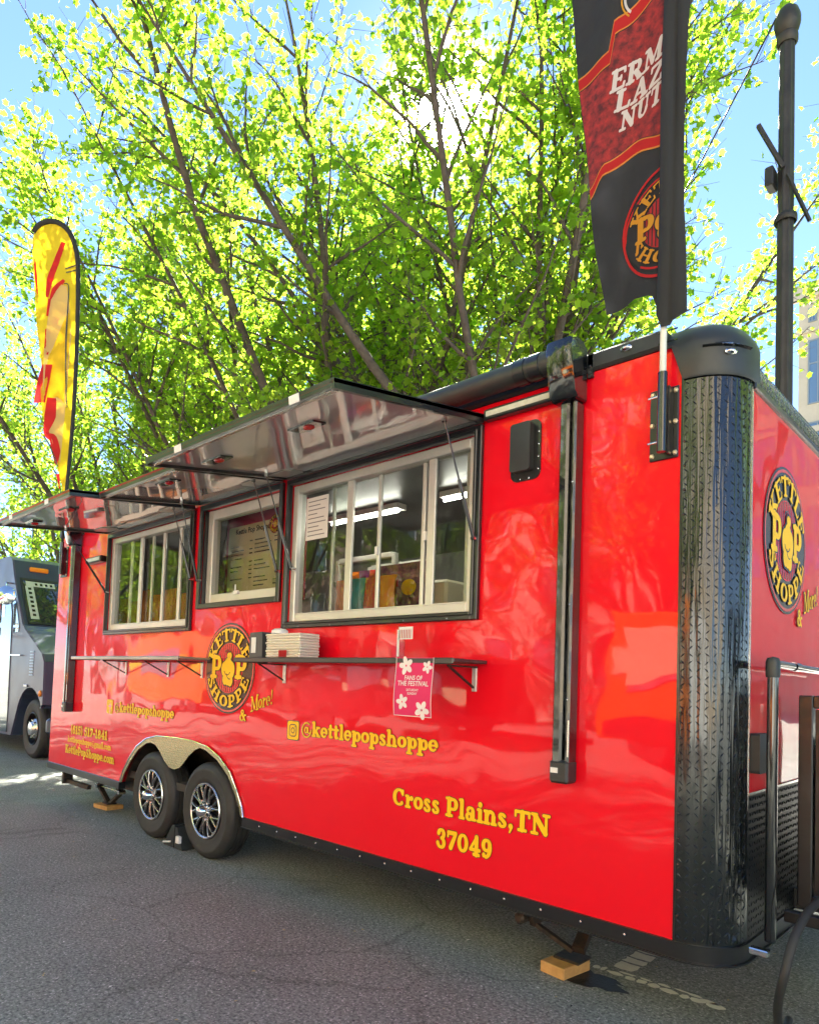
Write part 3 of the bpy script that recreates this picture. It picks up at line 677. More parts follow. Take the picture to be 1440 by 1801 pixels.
def cap(sy, cy):
    mbc = MB(); na = 16; nb = 12; vs = []; fs = []
    prof = [(0.012, 2.655), (.018, 2.665), (.018, 2.78)]
    for k in range(1, nb + 1):
        b = PI / 2 * k / nb; prof.append((.018 - (CRD + .018) * (1 - math.cos(b)), 2.78 + .155 * math.sin(b)))
    angs = [('s', -.09), ('s', -.05)] + [('a', PI / 2 * k / na) for k in range(na + 1)] + [('f', .04)]
    for kind, val in angs:
        for o_, z_ in prof:
            rr = max(CRD + o_, .0)
            if kind == 'a': x, y = -CRD + rr * math.sin(val), CRD - rr * math.cos(val)
            elif kind == 's': x, y = -CRD + val, CRD - rr
            else: x, y = -CRD + rr, CRD + val
            zz = z_
            if kind == 's' and z_ < 2.79: zz = 2.812 - (2.79 - z_) * .001
            vs.append((x, y if sy > 0 else W - y, zz))
    m_ = len(prof)
    for i in range(len(angs) - 1):
        for k in range(m_ - 1): a = i * m_ + k; fs.append((a, a + m_, a + m_ + 1, a + 1))
    mbc.add(vs, fs); return mbc
cc = cap(1, CRD).build('corner_cap', BLACKM, TR, smooth=R(50)); cap(-1, 0).build('corner_cap', BLACKM, TR, smooth=R(50))
def marker(p, nx, ny, parent, lens=CHROME):
    mk = MB(); mk.lathe(p, (nx, ny, 0), [(.026, 0), (.026, .006), (.018, .010), (.016, .013), (.008, .018), (0, .019)], 20)
    for i, v in enumerate(mk.v): mk.v[i] = (v[0], v[1], p[2] + (v[2] - p[2]) * .5)
    return mk.build('marker_lamp', lens, parent, smooth=SM)
marker((-.44, -.021, 2.858), 0, -1, tr_)
a = R(48); marker((-CRD + .219 * math.sin(a), CRD - .219 * math.cos(a), 2.745), math.sin(a), -math.cos(a), cc)
mb = MB()      # moulded brow over the lamp and the two slots at the cap's tail
for k in range(9):
    a0, a1 = R(20 + 6 * k), R(26 + 6 * k); h = .014 * math.sin(PI * (k + .5) / 9)
    def q(a, o_, z_): return (-CRD + (CRD + .018 + o_) * math.sin(a), CRD - (CRD + .018 + o_) * math.cos(a), z_)
    mb.add([q(a0, .0, 2.768), q(a1, .0, 2.768), q(a1, .012, 2.774), q(a0, .012, 2.774), q(a0, 0, 2.774 + h), q(a1, 0, 2.774 + h)], [(0, 1, 2, 3), (3, 2, 5, 4)])
mb.build('brow', BLACKG, cc)
mb = MB(); mb.box(-.30, -.22, -.0225, -.0195, 2.872, 2.878); mb.box(-.30, -.22, -.0225, -.0195, 2.826, 2.832); mb.build('slot', BLACKG, cc)
# --- serving windows
def rect_frame(mbx, x0, x1, z0, z1, w, y0, y1, b=.004, mi=None):
    mbx.bbox(x0, x0 + w, y0, y1, z0, z1, b, mi); mbx.bbox(x1 - w, x1, y0, y1, z0, z1, b, mi)
    mbx.bbox(x0 + w, x1 - w, y0, y1, z0, z0 + w, b, mi); mbx.bbox(x0 + w, x1 - w, y0, y1, z1 - w, z1, b, mi)
def serving_window(key, muls, panes, black_w=.045):
    x0, x1, z0, z1 = WIN[key]
    mbk = MB(); rect_frame(mbk, x0 - .035, x1 + .035, z0 - .035, z1 + .035, .04, -.030, -.001)
    rect_frame(mbk, x0 - .012, x1 + .012, z0 - .012, z1 + .012, .018, -.040, -.0305)
    hf = mbk.build('hatch_frame', BLACK, TR)
    sc = MB()
    for k in range(5):
        xx = x0 + (x1 - x0) * (k + .5) / 5; sc.lathe((xx, -.030, z0 - .024), (0, -1, 0), [(.005, 0), (0, .003)], 6)
    sc.build('screw', ALU, hf)
    mbw = MB(); rect_frame(mbw, x0 + .008, x1 - .008, z0 + .008, z1 - .008, .052, .002, .075, .005)
    mbw.box(x0 + .062, x1 - .062, .012, .030, z0 + .060, z0 + .066)
    wf = mbw.build('window_frame', WFRAME, TR)
    for (m0, m1, y) in muls:
        b = MB(); b.bbox(m0, m1, y, y + .02, z0 + .06, z1 - .06, .003); b.build('mullion', WFRAME, wf)
    for (m0, m1, y) in panes:
        g_ = MB(); g_.box(m0, m1, y, y + .004, z0 + .06, z1 - .06); g_.build('pane', GLASS, wf)
    return wf
wa = serving_window('a', [(-2.27, -2.215, .02), (-2.45, -2.43, .055), (-2.02, -1.995, .045), (-1.665, -1.64, .045), (-1.60, -1.545, .02), (-1.36, -1.335, .055)],
               [(-2.73, -2.27, .03), (-2.43, -2.02, .066), (-1.995, -1.665, .055), (-1.545, -1.30, .03)])
serving_window('c', [(-5.30, -5.27, .045), (-5.06, -5.01, .02), (-4.90, -4.875, .055), (-4.68, -4.645, .045), (-4.35, -4.31, .02)],
               [(-5.55, -5.06, .03), (-5.01, -4.68, .055), (-4.66, -4.35, .064), (-4.31, -4.15, .03)])
mb = MB()
for x, z_ in ((-2.008, 2.13), (-1.625, 2.17)): mb.bbox(x - .012, x + .012, .028, .044, z_, z_ + .05, .003)
mb.build('latch', WHITE, wa)
# middle window: a recessed light frame round a menu board
x0, x1, z0, z1 = WIN['b']
mb = MB(); rect_frame(mb, x0 - .035, x1 + .02, z0 - .035, z1 + .035, .04, -.026, -.001); mb.box(x0 + .004, x0 + .012, 0, .20, z0, z1); mb.build('hatch_frame', BLACK, TR)
mb = MB(); rect_frame(mb, x0 + .012, x1 - .004, z0 + .004, z1 - .004, .075, .03, .10, .006); wb = mb.build('window_frame', WFRAME, TR)
g_ = MB(); g_.box(x0 + .085, x1 - .07, .066, .070, z0 + .07, z1 - .07); g_.build('pane', GLASS, wb)
mb = MB(); mb.box(-3.50, -3.44, .015, .03, z0 + .06, z0 + .085); mb.box(-3.475, -3.468, .01, .02, z0 + .08, z0 + .13); mb.build('latch', WHITE, wb)
# --- hatches
def hatch(hx0, hx1, zh, hang, yo, lamps, hooks):
    """hinged at (y=-.03, zh); reaches out to (yo, hang)"""
    L = math.hypot(yo + .03, hang - zh); d = Vector((0, (yo + .03) / L, (hang - zh) / L)); n = Vector((0, -d.z, d.y)); n = n if n.z > 0 else -n
    O = Vector((0, -.03, zh))
    def P(x, s, h): q = O + d * s + n * h; return (x, q.y, q.z)
    def slab(mbx, xa, xb, s0, s1, h0, h1):
        vs = [P(xa, s0, h0), P(xb, s0, h0), P(xb, s1, h0), P(xa, s1, h0), P(xa, s0, h1), P(xb, s0, h1), P(xb, s1, h1), P(xa, s1, h1)]
        mbx.add(vs, [(0, 3, 2, 1), (4, 5, 6, 7), (0, 1, 5, 4), (1, 2, 6, 5), (2, 3, 7, 6), (3, 0, 4, 7)])
    root = MB(); slab(root, hx0 + .02, hx1 - .02, .0, L - .02, .012, .016); o = root.build('hatch', [HATCHU], TR)
    m1 = MB(); slab(m1, hx0, hx1, 0, L, .018, .034); m1.build('hatch_skin', RED, o)
    m1 = MB()
    slab(m1, hx0, hx0 + .022, 0, L, -.006, .038); slab(m1, hx1 - .022, hx1, 0, L, -.006, .038)
    slab(m1, hx0 + .022, hx1 - .022, L - .022, L, .004, .038); slab(m1, hx0 + .022, hx1 - .022, 0, .03, -.006, .038)
    m1.build('hatch_edge', BLACK, o)
    m1 = MB(); slab(m1, hx0 + .03, hx1 - .03, L - .046, L - .023, -.004, .010); m1.build('edge_strip', ALU, o)
    for x, s in lamps:
        m1 = MB(); slab(m1, x - .10, x + .10, s - .035, s + .045, .002, .0115); m1.build('catch_plate', BLACKG, o)
        m1 = MB(); m1.lathe(P(x + .01, s, .002), tuple(-n), [(.030, 0), (.028, .006), (.016, .012), (0, .014)], 20); m1.build('catch', REDLENS, o, smooth=SM)
    for x in hooks:
        m1 = MB(); slab(m1, x - .035, x + .035, L + .001, L + .004, -.002, .034); m1.build('catch_tab', WHITE, o)
    return o, P
hA, PA = hatch(-2.82, -1.19, 2.715, 2.56, -1.02, [(-1.74, .70), (-2.55, .70)], [-2.45, -1.45])
hB, PB = hatch(-3.93, -2.87, 2.715, 2.60, -.82, [(-3.28, .62)], [])
hC, PC = hatch(-5.62, -4.02, 2.700, 2.60, -.99, [(-4.62, .74), (-5.40, .74)], [-5.25, -4.45])
def strut(P, x, s, x2, z2, par):
    a_ = Vector(P(x, s, 0)); b_ = Vector((x2, -.045, z2)); m_ = a_.lerp(b_, .50)
    g_ = MB(); g_.tube([a_, m_], .0042, 8); g_.tube([m_, b_], .0095, 10); g_.build('gas_strut', BLACK, par, smooth=SM)
    g_ = MB(); g_.lathe(tuple(b_), (0, 1, 0), [(.012, -.01), (.012, .03)], 10); g_.lathe(tuple(a_), (0, 0, 1), [(.014, -.012), (.014, .012)], 10); g_.build('strut_mount', ALU, par, smooth=SM)
strut(PA, -1.27, .22, -1.225, 2.12, hA); strut(PA, -2.76, .22, -2.72, 2.10, hA)
strut(PB, -2.93, .20, -2.885, 2.10, hB); strut(PB, -3.88, .20, -3.92, 2.12, hB)
strut(PC, -4.08, .16, -4.03, 2.14, hC); strut(PC, -5.56, .42, -5.60, 2.14, hC)
for P, x, par in ((PA, -2.72, hA), (PB, -3.02, hB), (PC, -4.20, hC), (PC, -5.45, hC)):
    g_ = MB(); pts = [P(x + a_, s, .009) for a_, s in ((-.13, .06), (-.10, .03), (.10, .03), (.13, .06), (.13, .14), (.09, .18), (-.09, .18), (-.13, .14))]
    pts2 = [(p[0], p[1], p[2] - .004) for p in pts]; g_.add(pts + pts2, [tuple(range(8)), tuple(range(15, 7, -1))] + [(i, (i + 1) % 8, 8 + (i + 1) % 8, 8 + i) for i in range(8)])
    g_.build('strut_plate', mat('pale sealant plate', (.5, .48, .44), rough=.3, metal=.3), par)
# --- awning: rolled tube, arm heads, arm channels
mb = MB(); mb.lathe((-6.32, -.105, 2.862), (1, 0, 0), [(0, 0), (.056, 0), (.056, 5.60), (0, 5.60)], 28); aw = mb.build('awning_roll', BLACKM, TR, smooth=SM)
mb = MB()
for x in (-.86, -.94): mb.lathe((x, -.105, 2.862), (1, 0, 0), [(.056, 0), (.0605, .002), (.0605, .06), (.056, .062)], 28)
mb.build('end_collar', BLACK, aw, smooth=SM)
for x0 in (-.755, -6.44):
    mb = MB(); sec = [(-.015, 2.67), (-.095, 2.665), (-.125, 2.69), (-.150, 2.80), (-.168, 2.885), (-.160, 2.925), (-.120, 2.945), (-.060, 2.94), (-.022, 2.915)]
    vs = []; fs = []; m_ = len(sec)
    for x, k in ((x0, .94), (x0 + .012, 1.), (x0 + .118, 1.), (x0 + .13, .94)):
        for y, z_ in sec: vs.append((x, -.09 + (y + .09) * k, 2.80 + (z_ - 2.80) * k))
    for i in range(3):
        for k in range(m_): a = i * m_ + k; b = i * m_ + (k + 1) % m_; fs.append((a, b, b + m_, a + m_))
    fs.append(tuple(range(m_))[::-1]); fs.append(tuple(3 * m_ + k for k in range(m_))); mb.add(vs, fs)
    ah = mb.build('awning_head', BLACKG, TR, smooth=R(40))
    mb = MB(); mb.box(x0 + .131, x0 + .155, -.02, -.004, 2.78, 2.89)
    for z_ in (2.80, 2.83): mb.lathe((x0 + .143, -.02, z_), (0, -1, 0), [(.008, 0), (.006, .006), (0, .008)], 10)
    mb.build('head_bracket', BLACKM, ah)
    mb = MB(); xa, xb = x0 + .030, x0 + .112; zt_, zb_ = 2.672, 1.012
    mb.bbox(xa, xa + .048, -.085, -.002, zb_, zt_, .010); mb.bbox(xa + .050, xa + .058, -.060, -.002, zb_ + .01, zt_, .002); mb.bbox(xa + .060, xb, -.078, -.002, zb_, zt_, .008)
    ac = mb.build('awning_arm', BLACKG, TR)
    mb = MB(); mb.bbox(xa - .006, xb + .004, -.090, -.0015, zb_ - .05, zb_ + .05, .010); fo = mb.build('arm_foot', BLACKM, ac)
    mb = MB(); mb.box(xa + .004, xa + .040, -.0925, -.0905, zb_ - .005, zb_ + .018); mb.build('foot_label', PAPER, ac)
    mb = MB()
    for z_ in (2.3, 1.75, 1.33, 1.04): mb.lathe((xb - .012, -.079, z_), (0, -1, 0), [(.005, 0), (0, .004)], 8)
    mb.bbox(xb - .006, xb + .001, -.0795, -.0785, 1.08, 1.24, .0004); mb.build('rivet', ALU, ac)
# --- scene lights
def bar_light(x0, x1, z0, z1, y=-.05):
    mb = MB(); mb.bbox(x0, x1, y, -.004, z0, z1, .008); o = mb.build('scene_light', BLACK, TR)
    mb = MB(); mb.bbox(x0 + .02, x1 - .02, y - .004, y - .0005, z0 + .014, z1 - .014, .002); mb.build('lens', LENS, o)
bar_light(-1.185, -.78, 2.712, 2.768); bar_light(-6.05, -5.70, 2.44, 2.50, -.07)
# --- vent box
def rrect(x0, x1, z0, z1, r_, n=6):
    out = []
    for cx, cz, a0 in ((x1 - r_, z1 - r_, 0), (x0 + r_, z1 - r_, 90), (x0 + r_, z0 + r_, 180), (x1 - r_, z0 + r_, 270)):
        for k in range(n + 1): a = R(a0 + 90 * k / n); out.append((cx + r_ * math.cos(a), cz + r_ * math.sin(a)))
    return out
mb = MB(); mb.prism(rrect(-1.035, -.868, 2.375, 2.665, .04), 'y', -.008, -.001); vb = mb.build('vent_flange', BLACK, TR)
mb = MB(); mb.prism(rrect(-1.018, -.905, 2.415, 2.650, .015), 'y', -.045, -.0085); mb.build('vent_hood', BLACKM, vb)
mb = MB()
for x, z_ in ((-.88, 2.42), (-.88, 2.48), (-.88, 2.54), (-.88, 2.60), (-.93, 2.385), (-.98, 2.385), (-.95, 2.656)): mb.lathe((x, -.008, z_), (0, -1, 0), [(.0045, 0), (0, .003)], 8)
mb.build('rivet', ALU, vb)
# --- flag brackets
def flag_bracket(x0, x1, z0, z1, tx):
    mb = MB(); mb.bbox(x0, x1, -.010, -.001, z0, z1, .003); mb.box(x1 - .03, x1 - .022, -.05, -.010, z0 + .01, z1 - .01)
    o = mb.build('flag_bracket', BLACK, TR)
    mb = MB(); mb.tube([(tx, -.06, z0 + .015), (tx, -.06, z1 + .045)], .0195, 16); mb.bbox(tx - .012, tx + .012, -.045, -.010, z0 + .02, z1 - .01, .003); mb.build('socket_tube', BLACKG, o, smooth=SM)
    for x in (x0 + .012, x1 - .012):
        for z_ in (z0 + .02, (z0 + z1) / 2, z1 - .02):
            mb = MB(); mb.lathe((x, -.010, z_), (0, -1, 0), [(.011, 0), (.011, .004), (.007, .008), (0, .008)], 6)
            mb.build('bolt', mat_bolt, o)
    mb = MB()
    for z_ in (z0 + .06, z1 - .05): mb.tube([(tx - .06, -.055, z_), (tx - .018, -.06, z_)], .0045, 8)
    mb.build('clamp_screw', ALU, o, smooth=SM)
mat_bolt = mat('zinc bolt', (.75, .62, .42), rough=.35, metal=.7)
flag_bracket(-.335, -.215, 2.34, 2.64, -.262); flag_bracket(-6.86, -6.69, 2.38, 2.70, -6.72)
# --- fold-down shelves
def shelf(x0, x1, z_, depth, brackets, m):
    mb = MB(); mb.bbox(x0, x1, -depth, -.012, z_ - .012, z_ + .006, .003); mb.bbox(x0, x1, -depth - .012, -depth, z_ - .022, z_ + .008, .004); mb.bbox(x0, x0 + .012, -depth, -.014, z_ - .022, z_ - .0125, .002)
    o = mb.build('fold_down_shelf', m, TR)
    for bx in brackets:
        mb = MB(); mb.bbox(bx - .014, bx + .014, -.012, -.001, z_ - .15, z_ - .023, .002); mb.build('bracket_plate', WFRAME, o)
        mb = MB(); mb.bar((bx, -.016, z_ - .13), (bx, -depth + .05, z_ - .026), .012, .008); mb.bar((bx + .02, -.018, z_ - .028), (bx + .02, -depth + .04, z_ - .028), .012, .008)
        mb.build('folding_strut', RUST, o)
shelf(-2.99, -1.14, 1.497, .27, (-2.80, -1.22), mat('brushed dark aluminium', (.07, .065, .06), rough=.3, metal=.4))
shelf(-5.72, -3.72, 1.508, .27, (-5.16, -4.38, -3.85), mat('pale worn aluminium', (.42, .40, .36), rough=.4, metal=.6, var=(1.2, (.20, .19, .17))))
# --- wheel well, fender trim with centre dip
mb = MB()
for i in range(len(AR) - 1):
    (xa, za), (xb, zb) = AR[i], AR[i + 1]; mb.add([(xa, .012, za), (xb, .012, zb), (xb, .42, zb), (xa, .42, za)], [(0, 1, 2, 3)])
mb.add([(AR[0][0], .42, .40)] + [(x, .42, z_) for x, z_ in AR] + [(AR[-1][0], .42, .40)], [tuple(range(len(AR) + 2))])
mb.build('wheel_well', RUST, TR, recalc=False)
FEN = mat('bright aluminium tread plate', (.46, .41, .25), rough=.25, metal=.85, bump=(90, .4, .004))  # warm base tint stands in for the gold surroundings the aluminium mirrors
inner = []
for x, z_ in ((-5.135, .40), (-5.075, .50), (-4.967, .612), (-4.84, .718), (-4.70, .785), (-4.60, .800), (-4.52, .785), (-4.44, .735), (-4.36, .67), (-4.28, .630), (-4.20, .620), (-4.12, .640), (-4.05, .69), (-3.98, .75), (-3.90, .80), (-3.82, .828), (-3.725, .815), (-3.562, .757), (-3.415, .663), (-3.317, .55), (-3.252, .455), (-3.232, .40)): inner.append((x, z_))
outer = [(x * 1.0 + (-.012 if x < -4.2 else .012), z_ + .012) for x, z_ in AR]; outer[0] = (AR[0][0] - .012, .40); outer[-1] = (AR[-1][0] + .012, .40)
mb = MB(); mb.prism(outer + inner[::-1], 'y', -.012, -.002); fen = mb.build('fender_trim', FEN, TR)
def in_poly(p, poly):
    c = False
    for i in range(len(poly)):
        (xa, za), (xb, zb) = poly[i - 1], poly[i]
        if (za > p[1]) != (zb > p[1]) and p[0] < (xb - xa) * (p[1] - za) / (zb - za) + xa: c = not c
    return c
mb = MB(); pol = outer + inner[::-1]
for i in range(105):
    for j in range(26):
        x = -5.16 + i * .0185 + .009; z_ = .41 + j * .0185; a = PI / 4 if (i + j) % 2 else -PI / 4; hl = .008; hw = .002
        if not all(in_poly((x + dx, z_ + dz), pol) for dx in (-.008, .008) for dz in (-.008, .008)): continue
        c, s_ = math.cos(a), math.sin(a)
        pts = [(x + pu * c - pv * s_, -.0122 - h, z_ + pu * s_ + pv * c) for pu, pv, h in ((-hl, 0, 0), (0, -hw, 0), (hl, 0, 0), (0, hw, 0), (-hl * .4, 0, .0013), (hl * .4, 0, .0013))]
        mb.add(pts, [(0, 1, 4), (1, 5, 4), (1, 2, 5), (2, 3, 5), (3, 4, 5), (3, 0, 4)])
tag(mb.build('tread_bar', FEN, fen), kind='stuff')
mb = MB(); op = [(x, -.012, z_) for x, z_ in outer]; mb.tube(op, .006, 8); mb.build('fender_bead', CHROME, fen, smooth=SM)
# --- wheels
RIMB = mat('satin black rim', (.010, .010, .011), rough=.38)
def wheel(parent, cx, cy, cz, r_, wdt, rimr, style, rot=0.):
    """outer face at cy, tyre reaches cy + wdt"""
    c = (cx, cy, cz); k = r_ / .36
    mb = MB(); b = r_ - rimr
    prof = [(rimr - .01, wdt * .80), (rimr, wdt * .95), (rimr + b * .35, wdt), (rimr + b * .75, wdt * .97), (r_ - .02, wdt * .90), (r_, wdt * .80)]
    for g_ in (.68, .50, .32): prof += [(r_, wdt * (g_ + .03)), (r_ - .009, wdt * (g_ + .025)), (r_ - .009, wdt * (g_ - .005)), (r_, wdt * (g_ - .01))]
    prof += [(r_, wdt * .20), (r_ - .006, wdt * .12), (r_ - .022, wdt * .05), (rimr + b * .72, wdt * .005), (rimr + b * .66, -.003), (rimr + b * .60, .0), (rimr + b * .30, wdt * .01), (rimr + b * .12, wdt * .03), (rimr, wdt * .08), (rimr - .012, wdt * .1)]
    mb.lathe(c, (0, 1, 0), prof, 56); ty = mb.build('tyre', RUBBER, parent, smooth=R(50))
    mb = MB(); mb.lathe(c, (0, 1, 0), [(rimr + .004, .012), (rimr + .006, .004), (rimr - .004, -.001), (rimr - .012, .004), (rimr - .016, .03), (rimr - .02, .10), (rimr - .05, wdt * .6), (0, wdt * .6)], 48)
    rim = mb.build('rim', RIMB, parent, smooth=SM)
    if style == 'star':
        mb = MB(); mb.lathe(c, (0, 1, 0), [(rimr + .0065, .0035), (rimr + .001, -.0035), (rimr - .006, -.003), (rimr - .012, .003)], 48); mb.build('rim_lip', ALU, parent, smooth=SM)
        mb = MB(); ms = MB(); n = 9
        for i in range(n):
            a0 = rot + 2 * PI * i / n
            def P(r__, da, y): return (cx + r__ * math.cos(a0 + da), cy + y, cz + r__ * math.sin(a0 + da))
            rI, rM, rO = .052, rimr * .56, rimr - .008
            for sgn in (-1, 1):
                pts = [P(rI, sgn * .20, .022), P(rM, sgn * .06, .012), P(rO * .86, sgn * .15, .012), P(rO, sgn * .185, .020)]
                for q0, q1, w_ in zip(pts[:-1], pts[1:], (.020, .016, .014)): mb.bar(q0, q1, .026, w_, up=(0, 1, 0))
                pts = [(p[0], p[1] - .015, p[2]) for p in pts]
                ms.tube([pts[0], Vector(pts[1]), pts[2], pts[3]], [.0022, .0027, .0024, .0036], 6)  # silver machined edges on the black spokes
            ms.lathe(P(rO - .004, .185, .008), (0, -1, 0), [(.007, 0), (.006, .005), (0, .007)], 8)
        mb.build('spokes', RIMB, parent, smooth=SM); ms.build('spoke_edges', ALU, parent, smooth=SM)
        mb = MB(); mb.lathe(c, (0, -1, 0), [(.055, -.03), (.052, .0), (.046, .020), (.040, .045), (.034, .055), (.018, .062), (0, .063)], 28); mb.build('hub_cap', CHROME, parent, smooth=SM)
        mb = MB()
        for i in range(6):
            a = rot + 2 * PI * (i + .5) / 6; mb.lathe((cx + .072 * math.cos(a), cy + .016, cz + .072 * math.sin(a)), (0, -1, 0), [(.011, 0), (.011, .018), (.008, .026), (0, .028)], 8)
        mb.build('lug_nuts', CHROME, parent, smooth=SM)
    else:
        mb = MB(); mb.lathe(c, (0, -1, 0), [(.15 * k, -.10), (.12 * k, -.03), (.09 * k, .0), (.075 * k, .03), (0, .04)], 24); mb.build('hub_cap', ALU, parent, smooth=SM)
        mb = MB()
        for i in range(8):
            a = 2 * PI * i / 8; mb.lathe((cx + .105 * k * math.cos(a), cy + .02, cz + .105 * k * math.sin(a)), (0, -1, 0), [(.014, 0), (.014, .03), (0, .036)], 8)
        mb.build('lug_nuts', ALU, parent, smooth=SM)
for i, x in enumerate(AX):
    wr = bpy.data.objects.new('wheel', None); col.objects.link(wr); wr.parent = TR; wr.location = (x + 3.5, .01 - 1.27, .36)
    wheel(wr, x, .0 + .01, .36, .36, .22, .205, 'star', .35 + i * .2)
for x in AX:
    mb = MB(); mb.lathe((x, W - .23, .36), (0, 1, 0), [(0, 0), (.2, 0), (.33, .0), (.36, .03), (.36, .2), (.3, .22), (0, .21)], 32); mb.build('far_wheel', RUBBER, TR, smooth=SM)
mb = MB()
for x in AX: mb.tube([(x, .2, .36), (x, W - .2, .36)], .035, 10)
mb.build('axle', RUST, TR)
# --- scissor jacks
def jack(x, y, open_, name='stabiliser_jack'):
    mb = MB(); hz = .33; lo = .055
    mb.bar((x - .26, y, (hz + lo) / 2), (x - .03, y, hz), .05, .03); mb.bar((x + .26, y, (hz + lo) / 2), (x + .03, y, hz), .05, .03)
    mb.bar((x - .26, y, (hz + lo) / 2), (x - .03, y, lo), .045, .028); mb.bar((x + .26, y, (hz + lo) / 2), (x + .03, y, lo), .045, .028)
    mb.bbox(x - .06, x + .06, y - .05, y + .05, lo - .012, lo + .004, .003); mb.box(x - .05, x + .05, y - .03, y + .03, hz - .01, hz + .01)
    o = mb.build(name, RUST, TR)
    mb = MB(); mb.tube([(x - .30, y, (hz + lo) / 2), (x + .28, y, (hz + lo) / 2)], .009, 8); mb.lathe((x - .30, y, (hz + lo) / 2), (-1, 0, 0), [(.018, 0), (.018, .04), (0, .04)], 6)
    for s_ in (-1, 1): mb.lathe((x + s_ * .26, y - .035, (hz + lo) / 2), (0, 1, 0), [(0, 0), (.022, 0), (.022, .07), (0, .07)], 10)
    mb.build('jack_screw', ALU, o)
jack(-6.05, .30, 1)
# front jack swung across, seen end on
mb = MB()
mb.bar((-1.06, .27, .215), (-.98, .62, .33), .075, .05); mb.bar((-1.03, .27, .205), (-.95, .62, .31), .03, .07); mb.bar((-.80, .34, .10), (-.86, .70, .33), .06, .04); mb.bar((-1.02, .30, .18), (-.83, .34, .09), .03, .02)
mb.bbox(-.90, -.76, .27, .40, .055, .068, .003); mb.lathe((-1.07, .245, .21), (0, -1, 0), [(.0, -.02), (.030, -.02), (.030, .02), (.018, .03), (0, .03)], 10)
mb.build('stabiliser_jack', RUST, TR)
mb = MB(); mb.bar((-6.75, .15, .20), (-6.2, .15, .20), .04, .04); mb.box(-6.80, -6.76, .10, .20, .17, .34); mb.build('rear_step_bar', RUST, TR)
# --- small black latch box on the front panel
mb = MB(); mb.prism(rrect(.215, .335, 1.065, 1.225, .012), 'x', .004, .040); fb = mb.build('front_socket_box', BLACKM, TR)
mb = MB(); mb.lathe((.040, .315, 1.155), (1, 0, 0), [(.007, 0), (.006, .005), (0, .006)], 10); mb.build('screw', CHROME, fb)
# --- interior lamps
for x0, y in ((-3.35, .82), (-2.15, .80), (-5.2, .9)):
    mb = MB(); mb.box(x0, x0 + .78, y - .05, y + .05, 2.655, 2.695); o = mb.build('ceiling_lamp', WHITE, TR)
    mb = MB(); mb.tube([(x0 + .02, y - .02, 2.640), (x0 + .76, y - .02, 2.640)], .013, 8); mb.build('lamp_tube', LAMP, o)
# ------------------------------------------------------------------ lettering and emblem on the trailer
def sign(name, s, x0, z0, size, width, parent=TR, **kw):
    mb = MB(); lettering(mb, s, on_side(x0, z0), size, width, grow=.014, **kw); return mb.build(name, [YEL, YELD], parent, recalc=False)
sign('town_lettering', 'Cross Plains,TN', -1.765, .702, .150, 1.00, sty=.92)
sign('postcode_lettering', '37049', -1.44, .535, .155, .36, sty=1.0)
sign('handle_lettering', '@kettlepopshoppe', -2.60, 1.020, .135, 1.155, sty=.95)
sign('handle_lettering', '@kettlepopshoppe', -5.36, 1.020, .130, 1.11, sty=.95)
sign('phone_lettering', '(615) 517-1841', -6.36, .745, .145, .88, sty=.92)
sign('email_lettering', 'kettlepopshoppe@gmail.com', -6.42, .655, .085, 1.03, outline=False)
sign('website_lettering', 'KettlePopShoppe.com', -6.47, .540, .125, 1.16, sty=.92)
def rr_at(x0, x1, z0, z1, r_, y): return [(a, y, b) for a, b in rrect(x0, x1, z0, z1, r_)]
def camera_icon(x0, z0, s):      # rounded square camera glyph
    mb = MB()
    n = 28; mb.add(rr_at(x0 - .006, x0 + s + .006, z0 - .006, z0 + s + .006, s * .16, -.0033), [tuple(range(n))], 1)
    mb.add(rr_at(x0, x0 + s, z0, z0 + s, s * .14, -.0043), [tuple(range(n))], 0)
    def ring(cx, cz, pts_o, pts_i, y, mi):
        k = len(pts_o); mb.add([(a, y, b) for a, b in pts_o] + [(a, y, b) for a, b in pts_i], [(i, (i + 1) % k, k + (i + 1) % k, k + i) for i in range(k)], mi)
    ring(0, 0, rrect(x0 + s * .17, x0 + s * .83, z0 + s * .15, z0 + s * .85, s * .2), rrect(x0 + s * .23, x0 + s * .77, z0 + s * .21, z0 + s * .79, s * .15), -.0053, 1)
    ci = lambda r_: [(x0 + s / 2 + r_ * math.cos(2 * PI * k / 20), z0 + s / 2 + r_ * math.sin(2 * PI * k / 20)) for k in range(20)]
    ring(0, 0, ci(s * .17), ci(s * .11), -.0053, 1)
    mb.add([(a, -.0053, b) for a, b in [(x0 + s * .68 + s * .035 * math.cos(t), z0 + s * .70 + s * .035 * math.sin(t)) for t in [2 * PI * k / 10 for k in range(10)]]], [tuple(range(10))], 1)
    mb.build('camera_icon', [YEL, YELD], TR, recalc=False)
camera_icon(-2.745, .985, .118)
mb = MB(); mb.add(rr_at(-5.53, -5.40, .995, 1.125, .02, -.0043), [tuple(range(28))], 0)
for a_, b_ in (((-5.455, 1.01), (-5.455, 1.09)), ((-5.48, 1.065), (-5.43, 1.065))): 
    cpp = _capsule(a_[0], a_[1], b_[0], b_[1], .02, .02, 0); mb.add([(p, -.0053 - (b_[0] - a_[0]) * .01, q) for p, q in cpp], [tuple(range(18))], 1)
mb.build('square_icon', [YEL, LRED], TR, recalc=False)
